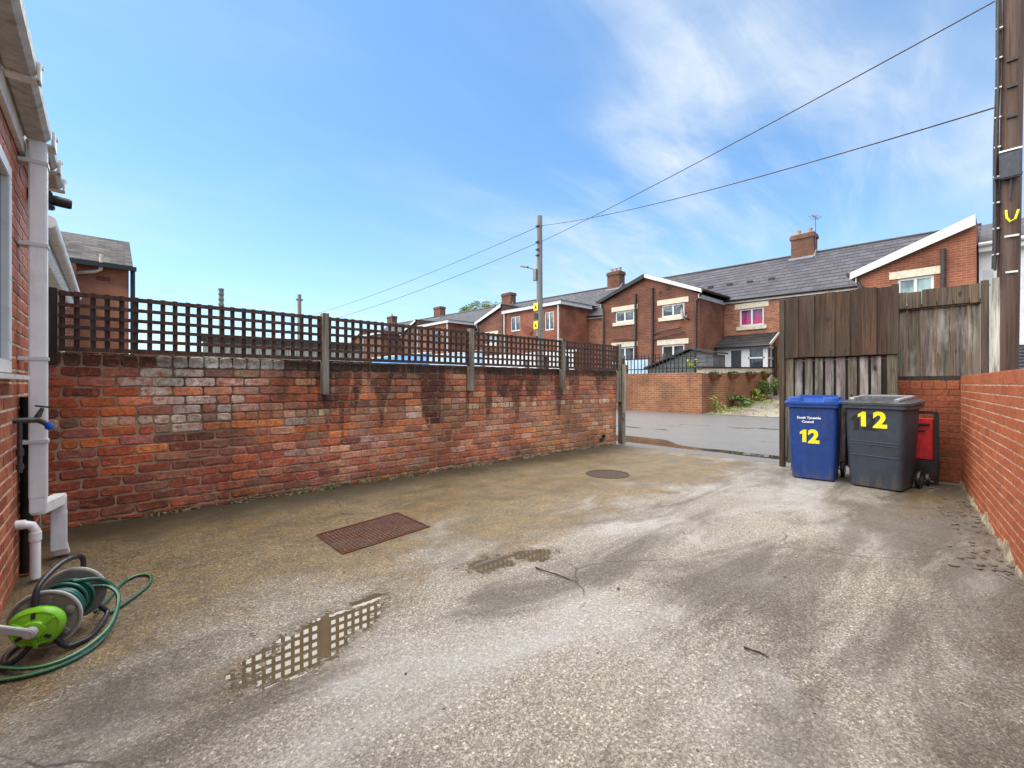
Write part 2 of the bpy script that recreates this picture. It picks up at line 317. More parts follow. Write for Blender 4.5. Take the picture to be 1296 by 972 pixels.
# rusted iron inspection cover: chequer studs come from the mesh, rust from noise
m = M('rust_iron', 0.5, 0.5); p = m.pos()
f = m.noise(p, 30, 7, 0.7); f2 = m.noise(p, 4, 5, 0.6)
c = m.mix(m.ss(f, 0.3, 0.7), (0.034, 0.014, 0.011), (0.070, 0.027, 0.019))
c = m.mix(m.ss(f2, 0.5, 0.62, 0, 0.75), c, (0.095, 0.038, 0.010))
m.col(c); m.rough(m.ss(f2, 0.4, 0.65, 0.45, 0.18)); m.bump(f, 0.002); MAT['rust_iron'] = m.m
MAT['worn_iron'] = plain('worn_iron', (0.13, 0.07, 0.055), 0.4, 0.5, 0.4, 30)
MAT['dark_rust'] = plain('dark_rust', (0.042, 0.026, 0.012), 0.6, 0.4, 0.4, 25, bump=0.003)
def leafm(name, a, b):
    m = M(name, 0.5, 0.4); oi = m.noise(m.pos(), 9, 3); m.col(m.mix(m.ss(oi, 0.35, 0.65), a, b))
    m.b.inputs['Subsurface Weight'].default_value = 0.0; return m.m
MAT['leaf'] = leafm('leaf', (0.05, 0.10, 0.02), (0.13, 0.19, 0.04))
MAT['leaf_yellow'] = leafm('leaf_yellow', (0.16, 0.20, 0.03), (0.33, 0.33, 0.05))
MAT['leaf_tree'] = leafm('leaf_tree', (0.08, 0.13, 0.03), (0.16, 0.22, 0.06))
MAT['moss'] = leafm('moss', (0.05, 0.06, 0.015), (0.12, 0.12, 0.035))
MAT['bark'] = plain('bark', (0.10, 0.075, 0.05), 0.9, 0.2, 0.4, 20)

# ---- ground materials
m = M('yard_concrete', 0.5, 0.5); p = m.pos(); s = m.sep(p)
v1 = m.sep(m.vor(p, 135))[0]; v2 = m.sep(m.vor(m.map(p, (1, 1, 1), (3.3, 1.1, 0)), 240))[1]
n_f = m.noise(p, 60, 8, 0.75)
stone = m.ma('ADD', m.ma('MULTIPLY', v1, 0.55), m.ma('MULTIPLY', v2, 0.45))
agg = m.mix(m.ss(stone, 0.15, 0.9), (0.098, 0.081, 0.062), (0.345, 0.305, 0.25))
agg = m.mix(m.ss(v1, 0.94, 0.97, 0, 0.7), agg, (0.55, 0.50, 0.42))
agg = m.mix(m.ss(v2, 0.06, 0.02, 0, 0.7), agg, (0.05, 0.04, 0.035))
agg = m.mix(1.0, agg, m.mix(m.ss(n_f, 0.3, 0.7), (0.62, 0.61, 0.60), (1.3, 1.3, 1.3)), 'MULTIPLY')
fine = m.mix(m.ss(n_f, 0.3, 0.7), (0.27, 0.26, 0.25), (0.45, 0.44, 0.43))     # worn cement skin
worn = m.noise(m.map(p, (0.75, 1.1, 1), (2.2, 0.6, 0)), 1.0, 8, 0.62, 0.6)
c = m.mix(m.ss(worn, 0.46, 0.70, 0.05, 0.62), agg, fine)
# dark damp streaks
dmp = m.noise(m.map(p, (0.55, 1.9, 1), (7.4, 3.0, 0), (0, 0, R(25))), 1.0, 8, 0.65, 0.8)
dk = m.ss(m.ma('ADD', dmp, m.ma('MULTIPLY', m.ss(s[1], 2.2, 0.2), m.ss(s[0], 1.5, 5.0, 0.03, 0.13))), 0.44, 0.67, 0, 0.92)
c = m.mix(dk, c, m.mix(1.0, c, (0.36, 0.33, 0.29), 'MULTIPLY'))
# brown-green algae: strongest along the old wall, patches elsewhere
al = m.noise(m.map(p, (1.0, 1.3, 1), (0.3, 8, 0)), 1.1, 9, 0.68, 0.5)
nearw = m.ma('MAXIMUM', m.ss(s[1], 1.7, 3.6, 0, 0.40), m.ma('MULTIPLY', m.ss(s[1], 1.3, 0.3, 0, 0.2), m.ss(s[0], 5.0, 6.6)))
nearw = m.ma('MULTIPLY', nearw, m.ss(s[0], 8.0, 5.5, 0.55, 1))
k = m.ss(m.ma('ADD', al, nearw), 0.57, 0.80, 0, 0.95)
alg = m.mix(m.ss(m.noise(p, 1.7, 5), 0.35, 0.65), (0.115, 0.068, 0.016), (0.070, 0.054, 0.019))
k = m.ma('MULTIPLY', k, m.ss(m.noise(p, 24, 6, 0.75), 0.28, 0.56, 0.45, 1.0))
c = m.mix(k, c, m.mix(0.16, m.mix(1.0, agg, m.mix(m.ss(m.noise(p, 3.1, 7, 0.7), 0.35, 0.65), (0.84, 0.62, 0.29), (0.42, 0.345, 0.19)), 'MULTIPLY'), alg))
edge = m.ma('MULTIPLY', m.ss(m.ma('ADD', s[1], m.ma('MULTIPLY', m.noise(p, 2.2, 6), 0.9)), 4.75, 5.45), 0.85)
c = m.mix(edge, c, (0.038, 0.034, 0.018))
# thin rain puddles in shallow dips (real mirror-smooth water, no painted picture in it)
def blob(cx, cy, rx, ry, rot, amp=0.75, sc=5.0):
    q = m.map(p, (1, 1, 1), (-cx, -cy, 0)); q = m.map(q, (1 / rx, 1 / ry, 0.0), (0, 0, 0), (0, 0, 0)) if not rot else m.map(m.map(q, (1, 1, 1), (0, 0, 0), (0, 0, R(-rot))), (1 / rx, 1 / ry, 0))
    ln = m.n('ShaderNodeVectorMath', operation='LENGTH'); m.t.links.new(q, ln.inputs[0])
    return m.ma('ADD', ln.outputs['Value'], m.ma('ADD', m.ma('MULTIPLY', m.ma('SUBTRACT', m.noise(p, sc, 6, 0.65), 0.5), amp * 2), m.ma('MULTIPLY', m.ma('SUBTRACT', m.noise(p, 34, 5, 0.7), 0.5), 1.3)))
pud = None
for a in PUDDLES if 'PUDDLES' in globals() else [(0.75, 2.17, 0.40, 0.15, 24, 1.1, 6), (1.88, 2.29, 0.17, 0.11, -10, 1.2, 9), (2.20, 2.20, 0.15, 0.10, -20, 1.2, 9)]:
    bl_d = blob(*a); d = m.ss(bl_d, 1.06, 0.97); rim = m.ss(bl_d, 1.75, 0.95); damp = rim if pud is None else m.ma('MAXIMUM', damp, rim); pud = d if pud is None else m.ma('MAXIMUM', pud, d)
dips = m.ss(m.noise(p, 20, 6, 0.7), 0.29, 0.36); pud = m.ma('MULTIPLY', pud, dips)
film = m.ma('MULTIPLY', m.ss(m.noise(m.map(p, (0.7, 1.0, 1), (5, 5, 0)), 1.1, 6, 0.6), 0.40, 0.65), 0.26)
# hairline cracks and the joint by the gateway
wp = m.n('ShaderNodeVectorMath', operation='ADD'); m.t.links.new(m.map(p, (1, 1, 0)), wp.inputs[0])
nv = m.n('ShaderNodeTexNoise'); m.set(nv.inputs['Vector'], p); nv.inputs['Scale'].default_value = 2.2; nv.inputs['Detail'].default_value = 6
sc_ = m.n('ShaderNodeVectorMath', operation='SCALE'); m.t.links.new(nv.outputs['Color'], sc_.inputs[0]); sc_.inputs['Scale'].default_value = 0.3; m.t.links.new(sc_.outputs[0], wp.inputs[1])
ve = m.n('ShaderNodeTexVoronoi', feature='DISTANCE_TO_EDGE'); m.t.links.new(wp.outputs[0], ve.inputs['Vector']); ve.inputs['Scale'].default_value = 0.42
crk = m.ma('MULTIPLY', m.ss(ve.outputs['Distance'], 0.0032, 0.0012), m.ss(m.noise(p, 0.9, 4), 0.50, 0.58))
jx = m.ma('ADD', s[0], m.ma('MULTIPLY', m.ma('SUBTRACT', m.noise(p, 3.0, 6), 0.5), 0.16))
crk = m.ma('MAXIMUM', crk, m.ma('MULTIPLY', m.ma('MULTIPLY', m.ss(jx, 6.93, 6.945), m.ss(jx, 6.975, 6.96)), m.ss(m.noise(p, 2.5, 4), 0.40, 0.52)))
c = m.mix(m.ma('MULTIPLY', crk, 0.85), c, (0.03, 0.025, 0.018))
c = m.mix(m.ma('MULTIPLY', damp, 0.6), c, m.mix(1.0, c, (0.50, 0.40, 0.28), 'MULTIPLY'))
c = m.mix(pud, c, m.mix(m.noise(p, 9, 5), (0.062, 0.043, 0.023), (0.12, 0.09, 0.052))); m.col(c)
m.set(m.b.inputs['Specular IOR Level'], m.ma('ADD', 0.5, m.ma('MULTIPLY', pud, 0.15))); m.set(m.b.inputs['IOR'], m.ma('ADD', 1.5, m.ma('MULTIPLY', pud, 0.05)))
r = m.ma('SUBTRACT', m.ss(n_f, 0.2, 0.8, 0.46, 0.70), film)
r = m.ma('MULTIPLY', r, m.ma('SUBTRACT', 1.0, pud)); m.rough(m.ma('ADD', r, 0.015))
h = m.ma('MULTIPLY', m.ma('ADD', m.ma('MULTIPLY', stone, 0.6), m.ma('MULTIPLY', n_f, 0.8)), m.ma('SUBTRACT', 1.0, pud))
m.bump(h, 0.006, 0.8); MAT['yard_concrete'] = m.m

m = M('lane_asphalt', 0.4, 0.5); p = m.pos(); s = m.sep(p)
n_f = m.noise(p, 90, 6, 0.7); big = m.noise(p, 0.9, 7, 0.65)
c = m.mix(m.ss(n_f, 0.3, 0.7), (0.07, 0.072, 0.074), (0.17, 0.172, 0.172))
c = m.mix(m.ss(big, 0.35, 0.65, 0, 0.6), c, (0.17, 0.172, 0.17))
cx = m.ma('ADD', s[0], m.ma('MULTIPLY', m.noise(m.map(p, (0.6, 1.4, 1)), 1.0, 5), 0.35))
ch = m.ma('MULTIPLY', m.ss(cx, 8.18, 8.24), m.ss(cx, 8.62, 8.54))
wide = m.ss(s[1], 4.2, 5.0, 0, 0.55); ch2 = m.ma('MULTIPLY', m.ss(cx, 8.2, 8.25), m.ss(m.ma('SUBTRACT', cx, wide), 8.62, 8.54))
ch = m.ma('MAXIMUM', ch, ch2)
ch3 = m.ma('MULTIPLY', m.ss(m.noise(m.map(p, (1.6, 0.35, 1), (1, 0.4, 0)), 1.0, 5, 0.6), 0.60, 0.63), m.ss(s[0], 9.6, 10.2))
ch = m.ma('MAXIMUM', ch, m.ma('MULTIPLY', ch3, m.ss(s[0], 12.2, 11.8)))
m.col(m.mix(ch, c, (0.035, 0.03, 0.024)))
m.rough(m.ma('ADD', m.ma('MULTIPLY', m.ss(big, 0.3, 0.7, 0.42, 0.28), m.ma('SUBTRACT', 1.0, ch)), 0.01))
m.bump(m.ma('MULTIPLY', n_f, m.ma('SUBTRACT', 1.0, ch)), 0.006, 0.6); MAT['lane_asphalt'] = m.m

m = M('driveway_concrete', 0.65, 0.4); p = m.pos()
f = m.noise(p, 1.1, 8, 0.7); f2 = m.noise(p, 30, 6, 0.7)
c = m.mix(m.ss(f2, 0.3, 0.7), (0.17, 0.15, 0.12), (0.30, 0.27, 0.22))
c = m.mix(m.ss(f, 0.45, 0.62, 0, 0.7), c, (0.085, 0.075, 0.06)); c = m.mix(m.ss(m.noise(p, 2.0, 6), 0.58, 0.7, 0, 0.8), c, (0.14, 0.15, 0.03))
m.col(c); m.bump(f2, 0.004); MAT['driveway_concrete'] = m.m
m = M('earth', 0.9, 0.2); p = m.pos(); f = m.noise(p, 0.6, 8, 0.7)
m.col(m.mix(f, (0.10, 0.09, 0.06), (0.16, 0.15, 0.13))); m.bump(f, 0.03); MAT['earth'] = m.m

# ------------------------------------------------------------------ mesh helper
OFF = {}
class MB:
    def __init__(s):
        s.bm = bmesh.new(); s.cl = s.bm.loops.layers.float_color.new('bcol'); s.c = (0.5, 0.5, 0.5, 0.0); s.mi = 0
    def face(s, vs, c=None, mi=None):
        try: f = s.bm.faces.new(vs)
        except ValueError: return None
        f.material_index = s.mi if mi is None else mi
        for l in f.loops: l[s.cl] = c or s.c
        return f
    def poly(s, pts, c=None, mi=None): return s.face([s.bm.verts.new(p) for p in pts], c, mi)
    def hexa(s, P, c=None, mi=None):
        v = [s.bm.verts.new(p) for p in P]
        for q in ((3, 2, 1, 0), (4, 5, 6, 7), (0, 1, 5, 4), (1, 2, 6, 5), (2, 3, 7, 6), (3, 0, 4, 7)): s.face([v[i] for i in q], c, mi)
        return v
    def box(s, a, b, c=None, mi=None):
        (x0, y0, z0), (x1, y1, z1) = a, b
        x0, x1 = sorted((x0, x1)); y0, y1 = sorted((y0, y1)); z0, z1 = sorted((z0, z1))
        return s.hexa([(x0, y0, z0), (x1, y0, z0), (x1, y1, z0), (x0, y1, z0), (x0, y0, z1), (x1, y0, z1), (x1, y1, z1), (x0, y1, z1)], c, mi)
    def bar(s, p, q, wid, thk, up=(0, 0, 1), c=None, mi=None):          # rectangular bar from p to q
        p, q = V(p), V(q); d = (q - p).normalized(); u = V(up)
        a = d.cross(u)
        if a.length < 1e-4: a = d.cross(V((1, 0, 0)))
        a.normalize(); b = a.cross(d).normalized(); a *= wid / 2; b *= thk / 2
        s.hexa([p - a - b, p + a - b, p + a + b, p - a + b, q - a - b, q + a - b, q + a + b, q - a + b], c, mi)
    def tube(s, pts, r, n=10, cap=True, c=None, mi=None, closed=False):
        pts = [V(p) for p in pts]; rings = []; N = len(pts)
        rr = r if isinstance(r, (list, tuple)) else [r] * N
        up = V((0.31, 0.17, 0.93)).normalized(); prev = None
        for i, p in enumerate(pts):
            if closed: t = pts[(i + 1) % N] - pts[i - 1]
            else: t = pts[min(i + 1, N - 1)] - pts[max(i - 1, 0)]
            t.normalize()
            a = (t.cross(up) if prev is None else prev - t * prev.dot(t))
            if a.length < 1e-5: a = t.cross(V((1, 0, 0)))
            a.normalize(); prev = a; b = t.cross(a)
            rings.append([s.bm.verts.new(p + (a * math.cos(2 * math.pi * k / n) + b * math.sin(2 * math.pi * k / n)) * rr[i]) for k in range(n)])
        m = N if closed else N - 1
        for i in range(m):
            A, B = rings[i], rings[(i + 1) % N]
            for k in range(n): s.face([A[k], A[(k + 1) % n], B[(k + 1) % n], B[k]], c, mi)
        if cap and not closed: s.face(rings[0][::-1], c, mi); s.face(rings[-1], c, mi)
    def prism(s, pts, ext, c=None, mi=None):                           # polygon pts swept by vector ext
        e = V(ext); a = [s.bm.verts.new(p) for p in pts]; b = [s.bm.verts.new(V(p) + e) for p in pts]; n = len(a)
        s.face(a[::-1], c, mi); s.face(b, c, mi)
        for i in range(n): s.face([a[i], a[(i + 1) % n], b[(i + 1) % n], b[i]], c, mi)
    def lathe(s, o, ax, prof, n=32, c=None, mi=None, cap=True):        # prof: (radius, distance along ax)
        o = V(o); ax = V(ax).normalized(); a = ax.cross(V((0, 0, 1)))
        if a.length < 1e-3: a = V((1, 0, 0))
        a.normalize(); b = ax.cross(a); rings = []
        for r, t in prof: rings.append([s.bm.verts.new(o + ax * t + (a * math.cos(2 * math.pi * k / n) + b * math.sin(2 * math.pi * k / n)) * r) for k in range(n)])
        for A, B in zip(rings, rings[1:]):
            for k in range(n): s.face([A[k], A[(k + 1) % n], B[(k + 1) % n], B[k]], c, mi)
        if cap: s.face(rings[0][::-1], c, mi); s.face(rings[-1], c, mi)
    def loft(s, secs, c=None, mi=None, cap=True):
        rings = [[s.bm.verts.new(p) for p in sec] for sec in secs]; n = len(rings[0])
        for A, B in zip(rings, rings[1:]):
            for k in range(n): s.face([A[k], A[(k + 1) % n], B[(k + 1) % n], B[k]], c, mi)
        if cap: s.face(rings[0][::-1], c, mi); s.face(rings[-1], c, mi)
    def text(s, txt, size, M4, off=0.0, depth=0.0012, c=None, mi=None, align='CENTER', sx=1.0):
        cu = bpy.data.curves.new('lettering', 'FONT'); cu.body = txt; cu.size = size; cu.offset = off; cu.extrude = depth; cu.align_x = align; cu.resolution_u = 3
        ob = bpy.data.objects.new('lettering', cu); COL.objects.link(ob)
        dg = bpy.context.evaluated_depsgraph_get(); me = bpy.data.meshes.new_from_object(ob.evaluated_get(dg))
        vs = [s.bm.verts.new(M4 @ V((v.co.x * sx, v.co.y, v.co.z))) for v in me.vertices]
        for p in me.polygons: s.face([vs[i] for i in p.vertices], c, mi)
        bpy.data.objects.remove(ob); bpy.data.curves.remove(cu); bpy.data.meshes.remove(me)
    def one(s, size, M4, c=None, mi=None):      # bold figure one with a flag
        h = size * 0.70; w_ = size * 0.2
        P = [(w_ * 0.55, 0), (w_ * 0.55, h), (w_ * -0.1, h), (w_ * -1.0, h * 0.80), (w_ * -1.0, h * 0.60), (w_ * -0.42, h * 0.70), (w_ * -0.42, 0)]
        a = [M4 @ V((x, y, 0)) for x, y in P]; b = [M4 @ V((x, y, 0.0015)) for x, y in P]
        s.loft([a, b], c, mi)
    def autouv(s):
        uv = s.bm.loops.layers.uv.new('UVMap'); s.bm.normal_update()
        for f in s.bm.faces:
            n = f.normal; t = V((0, 0, 1)).cross(n)
            if t.length < 0.05: t = V((1, 0, 0))
            t.normalize(); b = n.cross(t)
            for l in f.loops: l[uv].uv = (l.vert.co.dot(t), l.vert.co.dot(b))
    def build(s, name, mats, parent=None, smooth=None, bevel=0.0, off=None, weld=True, each=False):
        if each:
            seen = set(); out = []
            for v0 in s.bm.verts:
                if v0 in seen: continue
                st = [v0]; isl = {v0}
                while st:
                    v = st.pop()
                    for e in v.link_edges:
                        o = e.other_vert(v)
                        if o not in isl: isl.add(o); st.append(o)
                seen |= isl; mb = MB(); mp = {v: mb.bm.verts.new(v.co) for v in isl}
                for f in {f for v in isl for f in v.link_faces}: mb.face([mp[v] for v in f.verts], tuple(f.loops[0][s.cl]), f.material_index)
                out.append(mb.build(name, mats, parent, smooth, bevel, off, weld))
            s.bm.free(); return out
        if weld: bmesh.ops.recalc_face_normals(s.bm, faces=s.bm.faces)
        if bevel:
            es = [e for e in s.bm.edges if len(e.link_faces) == 2 and e.calc_face_angle(0) > 0.6]
            bmesh.ops.bevel(s.bm, geom=es, offset=bevel, segments=2, affect='EDGES', clamp_overlap=True)
        s.autouv()
        o0 = OFF.get(parent.name, V((0, 0, 0))) if parent else (V(off) if off is not None else V((0, 0, 0)))
        if o0.length: bmesh.ops.translate(s.bm, verts=s.bm.verts, vec=-o0)
        me = bpy.data.meshes.new(name); s.bm.to_mesh(me); s.bm.free()
        for k in (mats if isinstance(mats, (list, tuple)) else [mats]): me.materials.append(MAT[k] if isinstance(k, str) else k)
        if smooth is not None:
            me.shade_smooth()
            try: me.set_sharp_from_angle(angle=R(smooth))
            except Exception: pass
        o = bpy.data.objects.new(name, me); COL.objects.link(o)
        if parent: o.parent = parent; OFF[o.name] = o0
        else: o.location = o0; OFF[o.name] = o0
        return o
def tag(o, label=None, cat=None, group=None, kind=None):
    for k, v in (('label', label), ('category', cat), ('group', group), ('kind', kind)):
        if v: o[k] = v
    return o
def thing(name, loc, label, cat, group=None, local=False, rz=0.0):
    o = bpy.data.objects.new(name, None); COL.objects.link(o); o.location = loc; o.rotation_euler = (0, 0, rz); o.empty_display_size = 0.2
    OFF[o.name] = V((0, 0, 0)) if local else V(loc); tag(o, label, cat, group); return o
def jc(c, k=0.15, a=0.0):
    f = 1 + rnd.uniform(-k, k); return (c[0] * f, c[1] * f * (1 + rnd.uniform(-k, k) * 0.3), c[2] * f * (1 + rnd.uniform(-k, k) * 0.4), a)
def copy_tree(o, parent=None):
    c = o.copy(); COL.objects.link(c); c.parent = parent
    for ch in o.children: copy_tree(ch, c)
    return c

def holed(mb, P, u0, u1, z0, z1, holes, reveal, mi=None):
    """wall sheet with rectangular openings; P(u, z, d) gives the point d behind the face"""
    us = sorted({u0, u1, *[h[0] for h in holes], *[h[1] for h in holes]}); zs = sorted({z0, z1, *[h[2] for h in holes], *[h[3] for h in holes]})
    for a, b in zip(us, us[1:]):
        for c, d in zip(zs, zs[1:]):
            cu, cz = (a + b) / 2, (c + d) / 2
            if any(h[0] < cu < h[1] and h[2] < cz < h[3] for h in holes): continue
            mb.poly([P(a, c, 0), P(b, c, 0), P(b, d, 0), P(a, d, 0)], mi=mi)
    for a, b, c, d in holes:
        for (q, r) in (((a, c), (b, c)), ((b, c), (b, d)), ((b, d), (a, d)), ((a, d), (a, c))):
            mb.poly([P(*q, 0), P(*r, 0), P(*r, reveal), P(*q, reveal)], mi=mi)

def bricks(mb, O, U, N, L, rows, colfn, bl=0.24, joint=0.012, recess=0.008, cham=0.006, jit=0.002, holes=(), z0=0.0, mi=0, zjit=0.0):
    """individual bricks in courses on the plane through O (U along, N outward)"""
    O, U, N = V(O), V(U).normalized(), V(N).normalized(); Z = V((0, 0, 1)); z = z0
    for ri, (h, mode) in enumerate(rows):
        blen = bl if mode == 's' else bl / 2
        s = -(blen * (0.5 if ri % 2 else 0.0)) - (rnd.uniform(0, 0.035) if jit > 0.0012 else 0) if mode == 's' else -blen * rnd.random() * 0.3
        pend = 0; off = 0.0
        while s < L - 0.01:
            if pend: le = blen - pend; pend = 0
            elif mode == 's' and rnd.random() < 0.07 and jit > 0.0012: le = pend = blen * 0.5
            else: le = blen
            jj = blen * 0.035 if jit > 0.0012 else 0
            a, b = max(s + off, 0) + joint / 2, s + le; off = rnd.uniform(-jj, jj); b = min(b + off, L) - joint / 2; s += le
            if b - a < 0.03: continue
            c0, c1 = z + joint / 2 + rnd.uniform(-zjit, zjit), z + h - joint / 2 + rnd.uniform(-zjit, zjit)
            cu, cz = (a + b) / 2, (c0 + c1) / 2
            if any(hh[0] < cu < hh[1] and hh[2] < cz < hh[3] for hh in holes): continue
            col, j, pr = colfn(cu, cz, mode)
            k = min(0.014, (c1 - c0) * 0.2) * (0.5 + 0.5 * min(1, j * 300)); J = lambda: rnd.uniform(-j, j)
            n3 = [a + (b - a) * t for t in (0.33, 0.67)]
            ring = [(a, c0 + k), (a + k, c0), (n3[0], c0), (n3[1], c0), (b - k, c0), (b, c0 + k), (b, c1 - k), (b - k, c1), (n3[1], c1), (n3[0], c1), (a + k, c1), (a, c1 - k)]
            ring = [(u + J(), v + J()) for u, v in ring]; tilt = J() * 0.8
            def pt(u, v, d): return O + U * u + Z * v + N * d
            A = [mb.bm.verts.new(pt(u, v, -recess - 0.006)) for u, v in ring]
            B = [mb.bm.verts.new(pt(u, v, pr - cham * 0.9)) for u, v in ring]
            C = [mb.bm.verts.new(pt(u + (cham if u < cu else -cham), v + (cham if v < cz else -cham), pr + tilt * (u - cu) * 8 + J() * 0.5)) for u, v in ring]
            for X, Y in ((A, B), (B, C)):
                for i in range(12): mb.face([X[i], X[(i + 1) % 12], Y[(i + 1) % 12], Y[i]], col, mi)
            mb.face(C, col, mi)
        z += h

# ================================================================== SETTING
def strip(name, prof, y0, y1, mat, ny=1):
    mb = MB()
    for (xa, za), (xb, zb) in zip(prof, prof[1:]):
        for k in range(ny):
            a, b = y0 + (y1 - y0) * k / ny, y0 + (y1 - y0) * (k + 1) / ny
            mb.poly([(xa, a, za), (xb, a, zb), (xb, b, zb), (xa, b, za)])
    bmesh.ops.remove_doubles(mb.bm, verts=mb.bm.verts, dist=1e-4)
    return tag(mb.build(name, mat), kind='structure')
strip('ground', [(-900, -0.08), (7.0, -0.08), (15, -0.08), (17, -0.02), (22, 0.5), (60, 0.5), (900, -2)], -900, 900, 'earth')
strip('yard_ground', [(-6, 0), (7.42, 0.0), (7.47, -0.03)], -8, 5.3, 'yard_concrete')
strip('lane', [(7.46, -0.006), (8.2, -0.03), (9.5, 0.0), (12, 0.12), (14.6, 0.20)], -60, 120, 'lane_asphalt', 6)
strip('driveway', [(14.6, 0.21), (18, 0.44), (21.9, 0.76)], -9, 6.75, 'driveway_concrete')

# ---------------------------------------------------------------- old garden wall with trellis
WY = 5.2; WT = 1.465
wall = thing('brick_wall', (3.6, WY + 0.11, 0), 'long old red brick garden wall with white bloom, wet streaks and a drain hole, under the trellis', 'brick wall')
PAL = [((0.23, 0.060, 0.032), 4), ((0.31, 0.088, 0.042), 3), ((0.42, 0.13, 0.045), 1.6), ((0.125, 0.050, 0.038), 2.0), ((0.32, 0.15, 0.095), 3.0), ((0.19, 0.115, 0.07), 1.4), ((0.22, 0.088, 0.062), 2)]
def pick(p): return rnd.choices([a for a, _ in p], [b for _, b in p])[0]
X0 = -0.42
def oldcol(u, z, mode):
    x = X0 + u; c = pick(PAL); e = 0.0; j = 0.0035; pr = rnd.uniform(-0.002, 0.003)
    if x < 0.25:
        j = 0.005; c = pick([((0.30, 0.065, 0.028), 3), ((0.40, 0.10, 0.03), 2), ((0.15, 0.035, 0.022), 2), ((0.27, 0.09, 0.065), 1)])
    elif x > 2.2: c = tuple(a * 0.75 + b * 0.25 for a, b in zip(c, (0.30, 0.125, 0.085)))
    if x > 5.2 and z < 0.9: c = tuple(a * 0.65 + b * 0.35 for a, b in zip(c, (0.26, 0.155, 0.08)))
    if x < 1.9 and z < 0.55: c = tuple(a * 0.6 + b * 0.4 for a, b in zip(c, (0.22, 0.05, 0.04))); j = 0.006
    if 0.12 < x < 1.25 and 0.72 < z < 1.37:
        q = 1.12 - abs((x - 0.50) / 0.75) * 0.9 - abs(z - 1.12) * 1.2; e = max(0, min(1, q + rnd.uniform(-0.45, 0.3)))
        if rnd.random() < 0.24: e *= 0.2
    elif rnd.random() < 0.12 and x > 1.2 and z < 1.0: e = rnd.uniform(0.1, 0.35)
    if mode == 'h' and z < 1.3:
        c = pick([((0.38, 0.22, 0.13), 2), ((0.22, 0.10, 0.06), 2.5), ((0.33, 0.12, 0.06), 2), ((0.45, 0.32, 0.22), 0.8)]); e = max(e, rnd.choice((0, 0, 0, rnd.uniform(0.1, 0.4))))
    if mode == 'h' and z > 1.3:
        if 0.2 < x < 1.35 and rnd.random() < 0.88: c = (0.30, 0.30, 0.26); e = rnd.uniform(0.55, 1.0); pr = 0.004
        else: c = pick([((0.13, 0.045, 0.025), 2), ((0.20, 0.06, 0.03), 1.5), ((0.075, 0.05, 0.032), 2)])
        j = 0.005
    return jc(c, 0.2, e), j, pr
ROWS = [(0.05, 's')] + [(0.0865, 's')] * 4 + [(0.0865, 's')] * 5 + [(0.0865, 'h')] + [(0.0865, 's')] * 5 + [(0.115, 'h')]
hole = (7.0 - X0, 7.21 - X0, 0.045, 0.21)
mb = MB(); LW = 7.56 - X0
bricks(mb, (X0, WY, 0), (1, 0, 0), (0, -1, 0), LW, ROWS, oldcol, 0.243, 0.0105, 0.007, 0.007, 0.003, [hole], 0.0, 0, 0.002)
bricks(mb, (7.56, WY, 0), (0, 1, 0), (1, 0, 0), 0.23, ROWS, oldcol, 0.243, 0.0105, 0.007, 0.007, 0.003, (), 0.0, 0, 0.002)
def oldP(u, z, d): return V((X0 + u, WY + 0.007 + d, z))
mb.mi = 1; holed(mb, oldP, 0, LW - 0.006, -0.05, WT - 0.008, [hole], 0.17)
mb.poly([(X0, WY + 0.007, WT - 0.008), (7.554, WY + 0.007, WT - 0.008), (7.554, WY + 0.23, WT - 0.008), (X0, WY + 0.23, WT - 0.008)])
mb.mi = 2; mb.poly([(X0, WY + 0.23, -0.05), (7.554, WY + 0.23, -0.05), (7.554, WY + 0.23, WT - 0.008), (X0, WY + 0.23, WT - 0.008)])
mb.mi = 1; mb.poly([(7.552, WY + 0.007, -0.05), (7.552, WY + 0.23, -0.05), (7.552, WY + 0.23, WT - 0.008), (7.552, WY + 0.007, WT - 0.008)])
mb.mi = 0
# top faces of the header course
for k in range(68):
    x = X0 + k * 0.1175; c, _, _ = oldcol(x - X0 + 0.05, 1.42, 'h'); mb.box((x + 0.006, WY + 0.012, WT - 0.02), (x + 0.11, WY + 0.225, WT + rnd.uniform(-0.004, 0.004)), c, 0)
mb.build('brickwork', ['old_brick', 'old_mortar', 'mottled_brick'], wall, weld=False)
mb = MB(); mb.box((6.98, WY + 0.16, 0.02), (7.23, WY + 0.172, 0.23)); mb.build('drain_hole_dark', 'iron_black', wall)  # black plate stands in for the darkness inside the drain hole

posts_x = [-0.36, 1.80, 3.86, 5.86, 7.57]
pbot = [1.36, 1.08, 1.10, 1.12, 0.84]; pw = [0.075, 0.07, 0.075, 0.075, 0.06]
plab = ['wide dark brown trellis post at the house end of the wall', 'weathered grey trellis post, second from the house, with a dark wet side', 'weathered grey trellis post in the middle, third from the house',
        'weathered grey trellis post fourth from the house, short below the trellis', 'thin pale trellis post next to the gate post, hanging lowest down the wall']
for i, x in enumerate(posts_x):
    mb = MB(); c = (0.055, 0.030, 0.020) if i == 0 else (0.19, 0.165, 0.135)
    mb.box((x - pw[i] / 2, WY - 0.095 if i else WY - 0.04, pbot[i]), (x + pw[i] / 2, WY - 0.004 if i else WY + 0.06, 2.0 if i else 1.985), jc(c, 0.1))
    tag(mb.build('trellis_post', 'wood_grey' if i else 'wood_trellis', bevel=0.005, off=(x, WY - 0.05, pbot[i])), plab[i], 'post', 'posts holding up the trellis')
tlab = ['trellis panel nearest the house with sky and a brick house behind it', 'second trellis panel from the house, pale grey fence and blue wall showing through it',
        'third trellis panel from the house, in front of the flat roofed brick house', 'short trellis panel next to the gate post']
